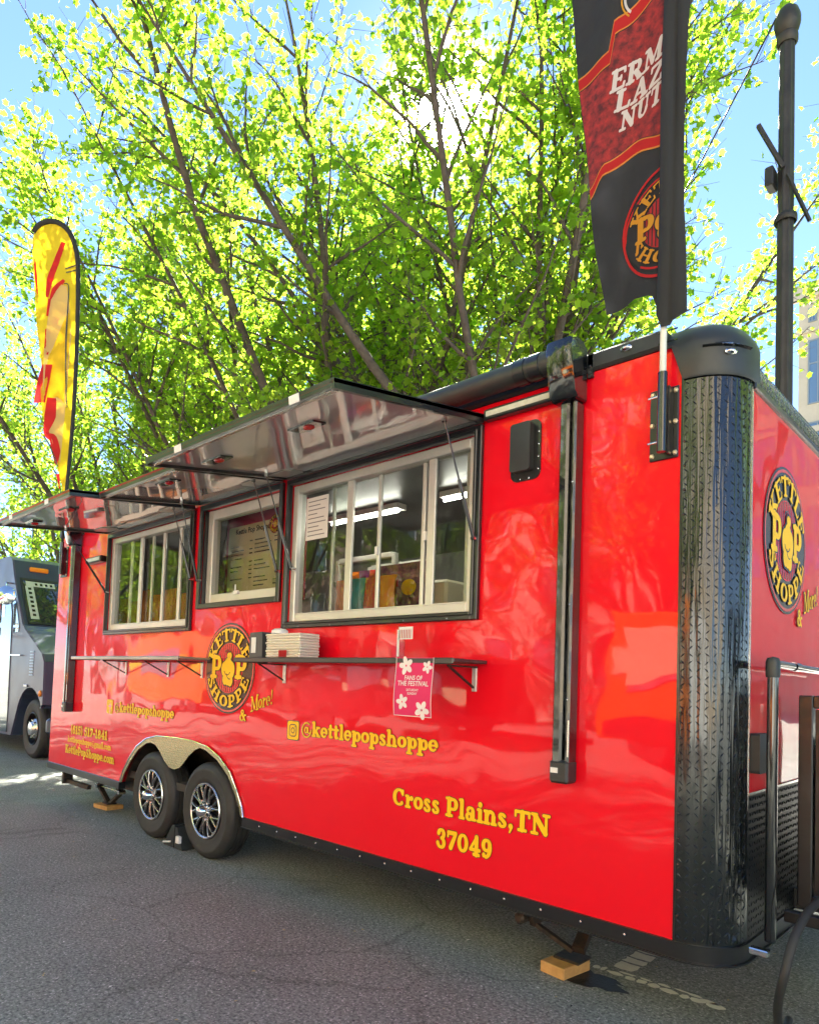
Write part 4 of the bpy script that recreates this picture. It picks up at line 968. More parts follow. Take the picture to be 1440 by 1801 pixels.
def emblem(f, sc, parent, YEL=YEL, LBLACK=LBLACK, LRED=LRED, LRING=LRING):
    """round emblem; f(x, y, off) maps a unit disc drawing onto the panel"""
    def disc(mb, r_, off, mi=0, ry=None): mb.add([f(sc * r_ * math.cos(2 * PI * k / 64), sc * (ry or r_) * math.sin(2 * PI * k / 64), off) for k in range(64)], [tuple(range(64))], mi)
    mb = MB(); disc(mb, 1.0, 0); em = mb.build('emblem', LBLACK, parent, recalc=False)
    mb = MB()
    mb.add([f(sc * r_ * math.cos(2 * PI * k / 64), sc * r_ * math.sin(2 * PI * k / 64), .0012) for r_ in (.965, .925) for k in range(64)], [(k, (k + 1) % 64, 64 + (k + 1) % 64, 64 + k) for k in range(64)])
    mb.build('emblem_ring', LRING, em, recalc=False)
    mb = MB(); disc(mb, .55, .0012); mb.build('emblem_centre', LRED, em, recalc=False)
    mb = MB()
    for k in range(-6, 7):
        x = k * .082; h = math.sqrt(max(.55 ** 2 - x * x, .002)) * .97; mb.add([f(sc * (x - .013), -sc * h, .0022), f(sc * (x + .013), -sc * h, .0022), f(sc * (x + .013), sc * h, .0022), f(sc * (x - .013), sc * h, .0022)], [(0, 1, 2, 3)])
    mb.build('emblem_bars', LBLACK, em, recalc=False)
    def arc_text(s, rad, a_mid, size, direction, spread_deg):
        mb = MB(); w = text_width(s); 
        def g2(x, y, o):
            u = x / (w * size) - .5
            if direction > 0: a = R(a_mid) - R(spread_deg) * u; r_ = rad + y
            else: a = R(a_mid) + R(spread_deg) * u; r_ = rad + size * .7 - y
            return f(sc * r_ * math.cos(a), sc * r_ * math.sin(a), o + .0036)
        lettering(mb, s, g2, size, None); mb.build('emblem_lettering', [YEL, LBLACK], em, recalc=False)
    arc_text('KETTLE', .60, 90, .40, 1, 150)
    arc_text('SHOPPE', .60, 270, .38, -1, 150)
    mb = MB(); lettering(mb, 'P', lambda x, y, o: f(sc * (x - .72), sc * (y - .22), o + .0036), .72, .46 * 1.0, grow=.012); mb.build('emblem_lettering', [YEL, LBLACK], em, recalc=False); mb = MB()
    lettering(mb, 'P', lambda x, y, o: f(sc * (x + .27), sc * (y - .22), o + .0036), .72, .46, grow=.012); mb.build('emblem_lettering', [YEL, LBLACK], em, recalc=False)
    mb = MB()       # the popcorn puff that stands for the O
    for i, (x, y, rx, ry, m_) in enumerate(((0, -.16, .15, .22, 0), (-.13, -.02, .13, .17, 0), (.13, -.04, .13, .19, 0), (0, .10, .14, .13, 0), (.04, .27, .09, .08, 0), (-.1, -.24, .1, .13, 0), (.1, -.28, .1, .12, 0))):
        for gr, mi, off in ((.03, 1, .0056), (0, 0, .0068)):
            mb.add([f(sc * (x + (rx + gr) * math.cos(2 * PI * k / 24)), sc * (y + (ry + gr) * math.sin(2 * PI * k / 24)), off + i * .00003) for k in range(24)], [tuple(range(24))], mi)
    for i, (cx, cy, r_, a0, a1) in enumerate(((-.02, -.02, .13, 200, 330), (.08, -.12, .12, 180, 280), (-.04, .3, .1, 20, 170))):
        vs = []; 
        for k in range(11):
            a = R(a0 + (a1 - a0) * k / 10)
            for q in (r_ - .01, r_ + .01): vs.append(f(sc * (cx + q * math.cos(a)), sc * (cy + q * math.sin(a)), .0074 + i * .00003))
        mb.add(vs, [(2 * k, 2 * k + 1, 2 * k + 3, 2 * k + 2) for k in range(10)], 1)
    mb.build('emblem_popcorn', [YEL, LBLACK], em, recalc=False)
    mb = MB(); rot_ = R(14)
    def g3(x, y, o):
        X = x * math.cos(rot_) - y * math.sin(rot_); Y = x * math.sin(rot_) + y * math.cos(rot_); return f(sc * (X + .80), sc * (Y - .95), o + .001)
    lettering(mb, '&', lambda x, y, o: f(sc * (x + .52), sc * (y - 1.12), o + .004), .36, None)
    mb.build('emblem_script', [YEL, YELD], em, recalc=False); mb = MB()
    lettering(mb, 'M', lambda x, y, o: g3(x + .12, y + .0, o), .46, .30, slant=.3, grow=-.012)
    lettering(mb, 'ore!', lambda x, y, o: g3(x + .40, y + .01, o), .42, .52, slant=.35, grow=-.015)
    mb.build('emblem_script', [YEL, YELD], em, recalc=False)
    return em
emblem(lambda x, y, o: (-3.48 + x, -.0035 - o, 1.44 + y), .333, TR)
emblem(lambda x, y, o: (.0035 + o, .694 + x, 2.088 + y), .335, TR)

# ------------------------------------------------------------------ things under and around the trailer
def block(name, label, x0, x1, y0, y1, z0, z1, rz=0., group=None):
    mb = MB(); mb.bbox(-(x1 - x0) / 2, (x1 - x0) / 2, -(y1 - y0) / 2, (y1 - y0) / 2, 0, z1 - z0, .004)
    o = mb.build(name, WOOD); o.location = ((x0 + x1) / 2, (y0 + y1) / 2, z0); o.rotation_euler = (0, 0, rz); return tag(o, label, 'wood block', group)
block('wood_block', 'fresh yellow pine block under the front stabiliser jack by the parking mark', -.915, -.775, .19, .40, .001, .055, -.12, 'wood blocks under the jacks')
block('wood_block', 'small wood block under the rear scissor jack behind the wheels', -6.18, -5.92, .20, .38, .001, .043, .1, 'wood blocks under the jacks')
ch = thing('wheel_chock', 'black wedge wheel chock with a pale end between the two trailer wheels', 'wheel chock', (-4.18, .06, 0))
mb = MB(); mb.prism([(-4.33, .005), (-4.20, .18), (-4.16, .18), (-4.17, .005)], 'y', .00, .16); mb.build('wedge', BLACKM, ch)
mb = MB(); mb.prism([(-4.15, .005), (-4.15, .17), (-4.12, .17), (-4.03, .005)], 'y', .00, .16); mb.build('wedge', BLACKM, ch)
mb = MB(); mb.bbox(-4.09, -4.04, -.03, -.001, .06, .115, .004); mb.bar((-4.31, -.012, .03), (-4.2, -.012, .05), .012, .012); mb.build('handle', PAPER, ch)
# --- things on the shelves
zs = 1.506
nd = thing('napkin_dispenser', 'small black napkin dispenser with a pale window at the left end of the long shelf', 'napkin dispenser', (-2.80, -.15, zs))
mb = MB(); mb.prism([(-2.875, zs + .001), (-2.875, zs + .15), (-2.865, zs + .162), (-2.745, zs + .165), (-2.735, zs + .15), (-2.730, zs + .001)], 'y', -.24, -.08); mb.build('case', mat('charcoal plastic', (.05, .05, .052), rough=.35), nd)
mb = MB(); mb.bbox(-2.850, -2.800, -.2435, -.2405, zs + .03, zs + .13, .001); mb.build('napkin_slot', PAPER, nd)
random.seed(9)
for k in range(9):
    mb = MB(); dx, dy = random.uniform(-.008, .008), random.uniform(-.006, .006); mb.bbox(-2.70 + dx, -2.36 + dx + (k % 3) * .006, -.235 + dy, -.08 + dy, zs + .002 + k * .0165, zs + .002 + (k + .93) * .0165, .005)
    o = mb.build('paper_tray', mat('folded cream paper', (.74, .68, .55), rough=.8) if k == 0 else tray_m); tray_m = o.data.materials[0]
    tag(o, 'cream folded paper tray, %s of the pile beside the napkin dispenser' % ('bottom one', 'second from the bottom', 'third from the bottom', 'fourth from the bottom', 'middle one', 'fourth from the top', 'third from the top', 'second from the top', 'topmost')[k], 'paper tray', 'cream paper trays piled on the shelf')
mb = MB(); mb.bbox(-2.55, -2.47, -.2455, -.2445, zs + .004, zs + .045, .0003); tag(mb.build('price_sticker', FLAGRED), 'small red sticker on the front of the paper tray pile', 'sticker')
mb = MB(); mb.lathe((-2.66, -.16, zs + .155), (0, 0, 1), [(.0, 0), (.055, 0), (.052, .02), (.035, .032), (0, .036)], 20); tag(mb.build('paper_bowl', WHITE, smooth=SM), 'upturned white paper bowl behind the napkin dispenser', 'bowl')
mh = thing('sign_holder', 'clear acrylic stand with a small printed card on the long shelf above the pink flyer', 'sign holder', (-1.57, -.15, zs))
mb = MB(); mb.box(-1.62, -1.56, -.17, -.165, zs, zs + .17); mb.box(-1.62, -1.50, -.165, -.12, zs, zs + .004); mb.build('stand', GLASS, mh)
mb = MB(); mb.box(-1.61, -1.595, -.1735, -.1725, zs + .01, zs + .15); mb.box(-1.60, -1.50, -.1735, -.1725, zs + .10, zs + .165)
for k in range(7): mb.box(-1.59 + k * .012, -1.585 + k * .012, -.1745, -.1738, zs + .105, zs + .150, 1)
mb.build('card', [PAPER, FLAGRED], mh)
PINK = mat('hot pink paper', (.70, .015, .11), rough=.6); PKW = mat('white flower print', (.78, .70, .66), rough=.7)
fl = thing('festival_flyer', 'hot pink flyer with white flowers hanging from the front edge of the long shelf', 'flyer', (-1.38, -.29, 1.36))
fx0, fx1, fz0, fz1, fy = -1.505, -1.255, 1.215, 1.505, -.2875
def fly(x, z_, o=0.): return (fx0 + x * (fx1 - fx0), fy - .006 * math.sin(z_ * 5) - o, fz0 + z_ * (fz1 - fz0))
mb = MB(); n = 10; vs = [fly(i, k / n, .0) for k in range(n + 1) for i in (0, 1)]; vs += [(a, b + .0008, c) for a, b, c in vs]; m_ = 2 * (n + 1)
mb.add(vs, [(2 * k, 2 * k + 1, 2 * k + 3, 2 * k + 2) for k in range(n)] + [(m_ + 2 * k, m_ + 2 * k + 2, m_ + 2 * k + 3, m_ + 2 * k + 1) for k in range(n)] + [(0, m_, m_ + 1, 1)]); mb.build('sheet', PINK, fl, recalc=False)
mb = MB()
for x0_, x1_, z0_, z1_ in ((0, .015, 0, 1), (.985, 1, 0, 1), (.015, .985, 0, .012)):
    q = [fly(x0_, z0_ + (z1_ - z0_) * k / 8, .0012) for k in range(9)]; q2 = [fly(x1_, z0_ + (z1_ - z0_) * k / 8, .0012) for k in range(9)]
    mb.add(q + q2, [(k, 9 + k, 10 + k, k + 1) for k in range(8)])
mb.build('border', PKW, fl, recalc=False)
for cx, cz, r_ in ((.28, .86, .19), (.84, .84, .13), (.24, .24, .16), (.76, .12, .19)):
    mb = MB()
    for p_ in range(5):
        a0 = PI / 2 + 2 * PI * p_ / 5 + cx; px_, pz_ = cx + .55 * r_ * math.cos(a0), cz + .55 * r_ * math.sin(a0) * .86
        mb.add([fly(px_ + r_ * (.46 * math.cos(t) * math.cos(a0) - .30 * math.sin(t) * math.sin(a0)), pz_ + r_ * .86 * (.46 * math.cos(t) * math.sin(a0) + .30 * math.sin(t) * math.cos(a0)), .0014 + p_ * .0001) for t in [2 * PI * k / 12 for k in range(12)]], [tuple(range(12))])
    mb.build('printed_flower', PKW, fl, recalc=False)
def sans(s, size):
    cu = bpy.data.curves.new('t', 'FONT'); cu.body = s; cu.size = size; cu.align_x = 'CENTER'; cu.offset = size * .02
    ob = bpy.data.objects.new('t', cu); col.objects.link(ob); dg = bpy.context.evaluated_depsgraph_get(); dg.update()
    me = bpy.data.meshes.new_from_object(ob.evaluated_get(dg)); vs = [(v.co.x, v.co.y) for v in me.vertices]; fs = [tuple(p.vertices) for p in me.polygons]
    bpy.data.objects.remove(ob); bpy.data.curves.remove(cu); bpy.data.meshes.remove(me); return vs, fs
mb = MB()
for s_, z_, sz in (('FANS OF', .62, .105), ('THE FESTIVAL', .52, .115), ('SATURDAY', .43, .055), ('SUNDAY', .37, .055)):
    vs, fs = sans(s_, sz); mb.add([fly(.5 + x * 1.15, z_ + y, .0018) for x, y in vs], fs)
mb.build('printed_text', PKW, fl, recalc=False)
# --- inside the trailer, seen through the windows
random.seed(21)
SNACK = [mat('purple snack bag', (.16, .01, .12), rough=.25), mat('red snack bag', (.5, .02, .02), rough=.25), mat('orange snack bag', (.7, .2, .02), rough=.25), mat('caramel popcorn', (.55, .24, .05), rough=.7, bump=(40, 1., .02)), mat('teal snack bag', (.03, .22, .25), rough=.25)]
def bag(x, y, z_, w, h, mi, label, group='bagged popcorn on the racks inside', rot=0.):
    mb = MB(); n = 6; m_ = 5; vs = []; fs = []
    for s_ in (-1, 1):
        for i in range(n + 1):
            for j in range(m_ + 1):
                u, v = i / n, j / m_; b = math.sin(PI * u) ** .6 * math.sin(PI * min(v * 1.15, 1)) ** .6
                vs.append(((u - .5) * w * (1 - .1 * (1 - abs(2 * v - 1))), s_ * (.004 + b * w * .28) + random.uniform(-.006, .006), v * h))
    k0 = (n + 1) * (m_ + 1)
    for i in range(n):
        for j in range(m_):
            a = i * (m_ + 1) + j; fs += [(a, a + m_ + 1, a + m_ + 2, a + 1), (k0 + a, k0 + a + 1, k0 + a + m_ + 2, k0 + a + m_ + 1)]
    mb.add(vs, fs); o = mb.build('popcorn_bag', SNACK[mi], smooth=R(60)); o.location = (x, y, z_); o.rotation_euler = (0, 0, rot); return tag(o, label, 'popcorn bag', group)
rk = thing('display_rack', 'white framed display rack with snack bags inside the largest serving window', 'rack', (-3.0, 1.0, .5))
mb = MB()
for x in (-3.36, -2.72):
    for y in (.92, 1.28): mb.bbox(x - .02, x + .02, y - .02, y + .02, .5, 2.36, .003)
for y in (.92, 1.28): mb.bbox(-3.34, -2.74, y - .02, y + .02, 2.33, 2.37, .003)
mb.build('rack_frame', WHITE, rk)
for z_ in (1.0, 1.45, 1.72, 2.02): mb = MB(); mb.box(-3.34, -2.74, .94, 1.26, z_, z_ + .015); mb.build('rack_shelf', WHITE, rk)
names = ['glossy purple', 'red', 'orange', 'golden caramel', 'teal']
for row, z_ in enumerate((1.466, 1.736, 2.036)):
    for k in range(5):
        c = (k + row) % 3 if row != 0 else 0
        bag(-3.28 + k * .12, 1.02, z_, .13, .24, c if row != 1 else 0, '%s snack bag, %s on the %s rack shelf' % (names[c if row != 1 else 0], ('leftmost', 'second', 'middle', 'fourth', 'rightmost')[k], ('lowest visible', 'middle', 'top')[row]))
for k in range(6):
    bag(-6.25 + k * .24, .45, 1.765 + (k % 2) * .02, .26, (.40, .34, .46, .38, .44, .36)[k], 3, 'clear bag of caramel popcorn, %s of the row in the left serving window' % ('leftmost', 'second', 'third', 'fourth', 'fifth', 'rightmost')[k])
for k in range(4):
    bag(-2.64 + k * .14, .35, 1.77, .15, .30, (2, 4, 1, 2)[k], '%s snack bag on the inside counter, %s from the left in the largest window' % (names[(2, 4, 1, 2)[k]], ('first', 'second', 'third', 'fourth')[k]))
mb = MB(); mb.box(-5.95, -1.0, .10, .60, 1.72, 1.76); tag(mb.build('counter', mat('steel counter', (.4, .4, .39), rough=.3, metal=.8)), 'steel counter running along the inside below the serving windows', 'counter')
mb = MB(); mb.bbox(-2.42, -2.02, .70, 1.20, 1.0, 2.08, .02); pm = mb.build('drinks_cooler', mat('cream enamel', (.62, .56, .42), rough=.3)); tag(pm, 'cream coloured cooler cabinet behind the middle panes of the largest window', 'cooler')
mb = MB(); mb.prism(rrect(-2.62, -2.12, 1.79, 2.20, .02), 'y', .62, .63); 
tag(mb.build('purple_poster', mat('purple poster print', (.10, .006, .07), rough=.3, var=(16, (.34, .10, .14), 3))), 'dark purple snack poster behind the sliding pane of the largest window', 'poster')
mb = MB(); mb.add([(x - 2.28, .612, z_ + 2.03) for x, z_ in [(.07 * math.cos(t), .055 * math.sin(t)) for t in [2 * PI * k / 20 for k in range(20)]]], [tuple(range(20))]); mb.box(-2.52, -2.38, .611, .615, 2.04, 2.09, 1)
tag(mb.build('price_badge', [YEL, SNACK[1]], recalc=False), 'orange round badge and red strip on the purple poster', 'badge')
# menu board and the sheet taped in the window
mn = thing('menu_board', 'cream menu board with red corners behind the middle window', 'menu board', (-3.6, .30, 2.3))
mb = MB(); mb.box(-4.17, -3.02, .30, .31, 1.95, 2.75); mb.build('board', mat('magenta red board', (.42, .012, .07), rough=.5), mn)
mb = MB(); mb.prism(rrect(-4.04, -3.34, 1.985, 2.60, .03), 'y', .2955, .2985); mb.build('sheet', mat('cream menu paper', (.52, .43, .26), rough=.7), mn)
mb = MB(); vs, fs = sans('Kettle Pop Shoppe', .062); mb.add([(-3.70 + x, .2945, 2.535 + y) for x, y in vs], fs)
random.seed(2)
for cx, n_ in ((-3.99, 10), (-3.66, 12)):
    for k in range(n_):
        w_ = random.uniform(.10, .22); z_ = 2.46 - k * .033
        if random.random() < .85: mb.box(cx, cx + w_, .2935, .2945, z_, z_ + .008)
        if random.random() < .7: mb.box(cx + .26, cx + .30, .2935, .2945, z_, z_ + .008)
mb.build('printed_text', LBLACK, mn, recalc=False)
emblem(lambda x, y, o: (-3.40 + x, .2945 - o * .3, 2.56 + y), .075, mn)
mb = MB(); mb.box(-4.30, -4.10, .2, .28, 1.93, 2.7); tag(mb.build('side_curtain', BLACKM), 'black drape beside the menu board in the middle window', 'curtain')
sh = thing('price_sheet', 'white price sheet taped inside the upper left pane of the largest window', 'paper sheet', (-2.58, .05, 2.43))
mb = MB(); mb.box(-2.675, -2.455, .0255, .0268, 2.29, 2.57); mb.build('sheet', PAPER, sh)
mb = MB()
for k in range(9): mb.box(-2.655, -2.655 + (.18, .12, .17, .09, .16, .18, .11, .15, .17)[k], .0245, .0253, 2.54 - k * .028, 2.546 - k * .028)
mb.build('printed_text', mat('grey print', (.2, .2, .2), rough=.8), sh, recalc=False)
# --- generator box and pipe guard on the drawbar, hose
gn = thing('generator_enclosure', 'black steel framed generator box standing on the drawbar at the trailer front', 'generator', (.5, .8, .5))
STEEL = mat('glossy black painted steel', (.014, .013, .012), rough=.3, coat=.2, bump=(14, .3, .006))
mb = MB(); x0, x1, y0, y1, z0, z1 = .155, .95, .30, 1.30, .56, 1.385
for x in (x0, x1 - .05):
    for y in (y0, y1 - .05): mb.bbox(x, x + .05, y, y + .05, z0, z1, .004)
for z_ in (z0, z1 - .05):
    for y in (y0 + .001, y1 - .051): mb.bbox(x0 + .05, x1 - .05, y, y + .05, z_, z_ + .05, .004)
    for x in (x0 + .001, x1 - .051): mb.bbox(x, x + .05, y0 + .05, y1 - .05, z_, z_ + .05, .004)
mb.build('frame', STEEL, gn)
mb = MB(); rect_frame(mb, x0 + .055, x1 - .055, z0 + .055, z1 - .055, .022, y0 + .015, y0 + .035, .003); mb.bbox(x0 + .077, x1 - .077, y0 + .018, y0 + .034, .95, .972, .003); mb.build('door_frame', STEEL, gn)
mb = MB(); mb.box(x0 + .06, x1 - .06, y0 + .20, y1 - .06, z0 + .05, 1.18); mb.build('engine_block', mat('dark engine', (.03, .032, .033), rough=.5, metal=.3, bump=(30, .9, .02)), gn)
mb = MB(); mb.bbox(x0 + .09, x1 - .1, y0 + .08, y0 + .20, .70, 1.08, .02); fn = mb.build('engine_cover', BLACKM, gn)
mb = MB()
for k in range(7): mb.bbox(x0 + .11, x1 - .2, y0 + .072, y0 + .082, .72 + k * .032, .735 + k * .032, .003)
mb.build('cooling_fin', BLACKG, fn)
mb = MB(); mb.tube([(.26, .40, 1.05), (.255, .40, 1.18), (.275, .40, 1.22), (.33, .40, 1.235), (.6, .40, 1.235)], .016, 10); mb.build('carry_handle', BLACKM, gn, smooth=SM)
mb = MB(); mb.lathe((.245, .36, 1.14), (0, -1, 0), [(.022, 0), (.022, .03), (.010, .035), (.010, .05), (0, .05)], 14); mb.build('knob', CHROME, gn, smooth=SM)
mb = MB(); mb.box(.30, .42, y0 + .066, y0 + .072, .98, 1.12, 0); mb.box(.30, .42, y0 + .062, y0 + .066, 1.07, 1.10, 1); mb.box(.30, .36, y0 + .062, y0 + .066, 1.0, 1.04, 2); mb.build('control_panel', [PAPER, SNACK[4], FLAGRED], gn)
mb = MB(); mb.bbox(.12, .95, .26, .30, .50, .545, .004); mb.bbox(.12, .95, 1.28, 1.32, .50, .545, .004); mb.bar((.0, .9, .44), (1.9, 1.27, .44), .06, .09); mb.bar((.0, 1.64, .44), (1.9, 1.27, .44), .06, .09); mb.build('drawbar', STEEL, gn)
pg = thing('pipe_guard', 'slim black pipe rail standing in front of the red trailer nose beside the generator', 'pipe rail', (.11, .14, .48))
mb = MB(); mb.tube([(.105, .140, .45), (.105, .140, 1.50)], .020, 14); mb.build('post', BLACKG, pg, smooth=SM)
mb = MB(); mb.tube([(.105, .16, 1.505), (.105, .62, 1.500), (.105, 1.5, 1.50)], .0165, 14); mb.lathe((.105, .42, 1.502), (0, 1, 0), [(.020, 0), (.020, .07)], 14); mb.build('rail', BLACKG, pg, smooth=SM)
mb = MB(); mb.lathe((.105, .140, 1.45), (0, 0, 1), [(.024, 0), (.026, .01), (.026, .06), (.020, .075), (0, .08)], 16); mb.build('elbow', BLACKM, pg, smooth=SM)
mb = MB(); mb.bbox(.03, .10, .13, .17, .385, .41, .004); mb.build('foot_clamp', CHROME, pg)
mb = MB()
hp = [(.10, .42, .004), (.12, .33, .03), (.16, .20, .14), (.20, -.0, .30), (.235, -.10, .46), (.25, .0, .60), (.30, .20, .66), (.42, .38, .66), (.5, .5, .62)]
def catmull(ps, n=8):
    ps = [Vector(p) for p in ps]; out = []
    for i in range(len(ps) - 1):
        a, b, c, d = ps[max(i - 1, 0)], ps[i], ps[i + 1], ps[min(i + 2, len(ps) - 1)]
        for k in range(n):
            t = k / n; out.append(.5 * ((2 * b) + (c - a) * t + (2 * a - 5 * b + 4 * c - d) * t * t + (3 * b - a - 3 * c + d) * t ** 3))
    out.append(ps[-1]); return out
HOSE = [(.07, .545, .018), (.085, .45, .02), (.12, .22, .10), (.165, .02, .26), (.205, -.07, .40), (.225, .0, .54), (.25, .16, .62), (.32, .34, .66), (.45, .45, .64)]
mb.tube(catmull(HOSE), .015, 12); tag(mb.build('power_hose', RUBBER, smooth=4), 'thick black cable curving down from the generator to the asphalt', 'cable')

# ------------------------------------------------------------------ flags
bf = thing('feather_flag', 'tall black and red printed flag on a white pole at the trailer front corner', 'flag', (-.262, -.06, 2.36))
mb = MB(); mb.tube([(-.262, -.06, 2.37), (-.262, -.06, 2.93), (-.250, -.06, 4.3), (-.24, -.06, 6.2)], [.0135, .0135, .011, .007], 14); mb.build('pole', mat('white fibreglass pole', (.72, .73, .66), rough=.3), bf, smooth=4)
def cy(x, z_):
    d = max(0., -.285 - x); return -.066 - .030 * math.sin(d * 9 + z_ * 1.3) * min(1, d * 6) - .012 * math.sin(d * 26 + z_ * 2.1) * min(1, d * 5) - .008 * math.sin(z_ * 7 + d * 12) * min(1, d * 4)
def lx(z_): return -.518 - (z_ - 3.01) * .132
mb = MB(); nz = 60; nx = 22; vs = []; fs = []
for j in range(nz + 1):
    for i in range(nx + 1):
        u = i / nx; v = j / nz; x_r = -.275; zt_ = 6.0; z_ = 3.02 + (zt_ - 3.02) * v; x = lx(z_) + (x_r - lx(z_)) * u
        dz = (-.025 * (1 - abs(2 * u - 1.0)) * -1.2 - .10 * max(0, u - .85) / .15) * max(0, 1 - v * 9)
        vs.append((x, cy(x, z_), z_ + dz))
for j in range(nz):
    for i in range(nx): a = j * (nx + 1) + i; fs.append((a, a + 1, a + nx + 2, a + nx + 1))
mb.add(vs, fs); mb.build('banner_cloth', DARKCLOTH, bf, smooth=4, recalc=False)
mb = MB(); nz = 40; vs = []; fs = []      # pole sleeve and right flap; the black also stands in for the fold's shade
prof = [(-.292, -.050), (-.284, -.086), (-.262, -.092), (-.243, -.086), (-.232, -.070), (-.215, -.078), (-.190, -.072), (-.166, -.062)]
for j in range(nz + 1):
    z_ = 2.90 + 3.1 * j / nz
    for k, (x, y) in enumerate(prof):
        sh_ = .0 if k < 5 else .035 * (.5 + .5 * math.sin(z_ * 2.2)) * (k - 4) / 3 * min(1, (z_ - 2.9) * 2) ; q = z_
        if j == 0: q = (3.0, 2.93, 2.865, 2.865, 2.87, 2.88, 2.89, 2.905)[k]
        vs.append((x - sh_ * .8 - (z_ - 2.9) * (-.006), y - .006 * math.sin(z_ * 5 + k), q))
m_ = len(prof)
for j in range(nz):
    for k in range(m_ - 1): a = j * m_ + k; fs.append((a, a + 1, a + m_ + 1, a + m_))
mb.add(vs, fs); mb.build('sleeve_and_shade', SOCK, bf, smooth=4, recalc=False)
def onflag(x, z_, o): return (x, cy(x, z_) - .003 - o, z_)
def band(name, lo, hi, m, off, n=24, xr=-.281):
    """lo, hi: polylines [(x,z)], drawn on the cloth"""
    def interp(pl, x):
        for (xa, za), (xb, zb) in zip(pl[:-1], pl[1:]):
            if xa <= x <= xb: t = (x - xa) / (xb - xa); t = t * t * (3 - 2 * t); return za + (zb - za) * t
        return pl[0][1] if x < pl[0][0] else pl[-1][1]
    mb = MB(); vs = []; fs = []; nr = 8
    for i in range(n + 1):
        u = i / n
        for j in range(nr + 1):
            # left edge follows the hem
            zl, zh = interp(lo, lo[0][0] + (xr - lo[0][0]) * u), interp(hi, hi[0][0] + (xr - hi[0][0]) * u)
            z_ = zl + (zh - zl) * j / nr; x = lx(z_) + .003 + (xr - lx(z_) - .003) * u; vs.append(onflag(x, z_, off))
    for i in range(n):
        for j in range(nr): a = i * (nr + 1) + j; fs.append((a, a + nr + 1, a + nr + 2, a + 1))
    mb.add(vs, fs); return mb.build(name, m, bf, smooth=4, recalc=False)
lo1 = [(-.57, 3.555), (-.50, 3.64), (-.38, 3.69), (-.281, 3.66)]; hi1 = [(-.58, 3.595), (-.50, 3.68), (-.38, 3.735), (-.281, 3.70)]
lo2 = [(-.65, 4.10), (-.50, 4.12), (-.46, 4.25), (-.281, 4.36)]; hi2 = [(-.65, 4.15), (-.50, 4.17), (-.46, 4.30), (-.281, 4.42)]
NUTS = mat('printed glazed nuts', (.055, .004, .006), rough=.8, var=(30, (.34, .020, .018), 3)); 
band('nut_print', [(a, b + .01) for a, b in hi1], [(a, b - .01) for a, b in lo2], NUTS, 0.)
band('wave_stripe', lo1, hi1, FLAGRED, .0008); band('wave_stripe', lo2, hi2, FLAGRED, .0008)
band('stripe_edge', [(a, b - .008) for a, b in lo1], lo1, FLAGORG, .001); band('stripe_edge', hi2, [(a, b + .008) for a, b in hi2], FLAGORG, .001); band('stripe_edge', hi1, [(a, b + .006) for a, b in hi1], FLAGORG, .001); band('stripe_edge', [(a, b - .006) for a, b in lo2], lo2, FLAGORG, .001)
mb = MB()
for s_, x0_, z0_, sz, sl in (('ERM', -.505, 3.985, .125, .22), ('LAZ', -.488, 3.896, .125, .20), ('NUT', -.468, 3.806, .12, .18)):
    w_ = text_width(s_) * sz; k_ = (-.283 - x0_) / w_
    lettering(mb, s_, lambda x, y, o: onflag(x0_ + x * k_, z0_ + y + x * sl, .002 + o), sz, None, outline=False, grow=.012, slant=.18)
mb.build('flag_lettering', FLAGWHITE, bf, recalc=False)
def clipflag(x, y, o):
    X = min(-.248 + x, -.2825); return onflag(X, 3.325 + y, .001 + o)
em2 = emblem(clipflag, .205, bf, FLAGGOLD, DARKCLOTH, mat('dark red cloth print', (.30, .012, .015), rough=.9), FLAGRED)
mb = MB(); vs = []; 
for k in range(25):
    a = R(85 + 200 * k / 24)
    for r_ in (.196, .206): vs.append(clipflag(r_ * math.cos(a), r_ * 1.15 * math.sin(a), .004))
mb.add(vs, [(2 * k, 2 * k + 1, 2 * k + 3, 2 * k + 2) for k in range(24)]); mb.build('emblem_outline', FLAGRED, bf, recalc=False)
mb = MB()
for (r0, r1, m_i) in ((.050, .056, 1), (.036, .045, 0)):
    vs = []
    for k in range(13): 
        a = R(120 + 120 * k / 12)
        for r_ in (r0, r1): vs.append(onflag(-.40 + r_ * math.cos(a), 4.37 + r_ * 1.5 * math.sin(a), .002))
    mb.add(vs, [(2 * k, 2 * k + 1, 2 * k + 3, 2 * k + 2) for k in range(12)], m_i)
mb.build('curl_print', [FLAGWHITE, FLAGGOLD], bf, recalc=False)
# yellow teardrop flag at the rear bracket
A_ = R(38); YD = Vector((-math.cos(A_), -math.sin(A_), 0)); YN = Vector((-YD.y, YD.x, 0))
def yf(s, z_, o=0.):
    w_ = .025 * math.sin(z_ * 3 + s * 7) * min(1, s * 4) + .014 * math.sin(s * 17 + z_ * 5) * min(1, s * 4); p = Vector((-6.72, -.06, z_)) + YD * s - YN * (w_ * -1 + o); return tuple(p)
sgn_ = 1 if (Vector((.9, -2.76, 0)) - Vector((-6.72, -.06, 0))).dot(YN) > 0 else -1
yff = lambda s, z_, o=0.: yf(s, z_, -o * sgn_)
yt = thing('teardrop_flag', 'yellow teardrop feather flag with red squiggles standing at the rear end of the trailer', 'flag', (-6.72, -.06, 2.4))
rim_pts = [(.0, 3.0), (-.04, 4.0), (-.035, 4.9), (.0, 5.72), (.055, 6.0), (.14, 6.17), (.30, 6.265), (.45, 6.235), (.535, 6.15)]
edge_l = [(.03, 3.30), (.13, 3.62), (.27, 4.02), (.35, 4.45), (.42, 4.97), (.50, 5.70), (.525, 5.95), (.535, 6.15)]
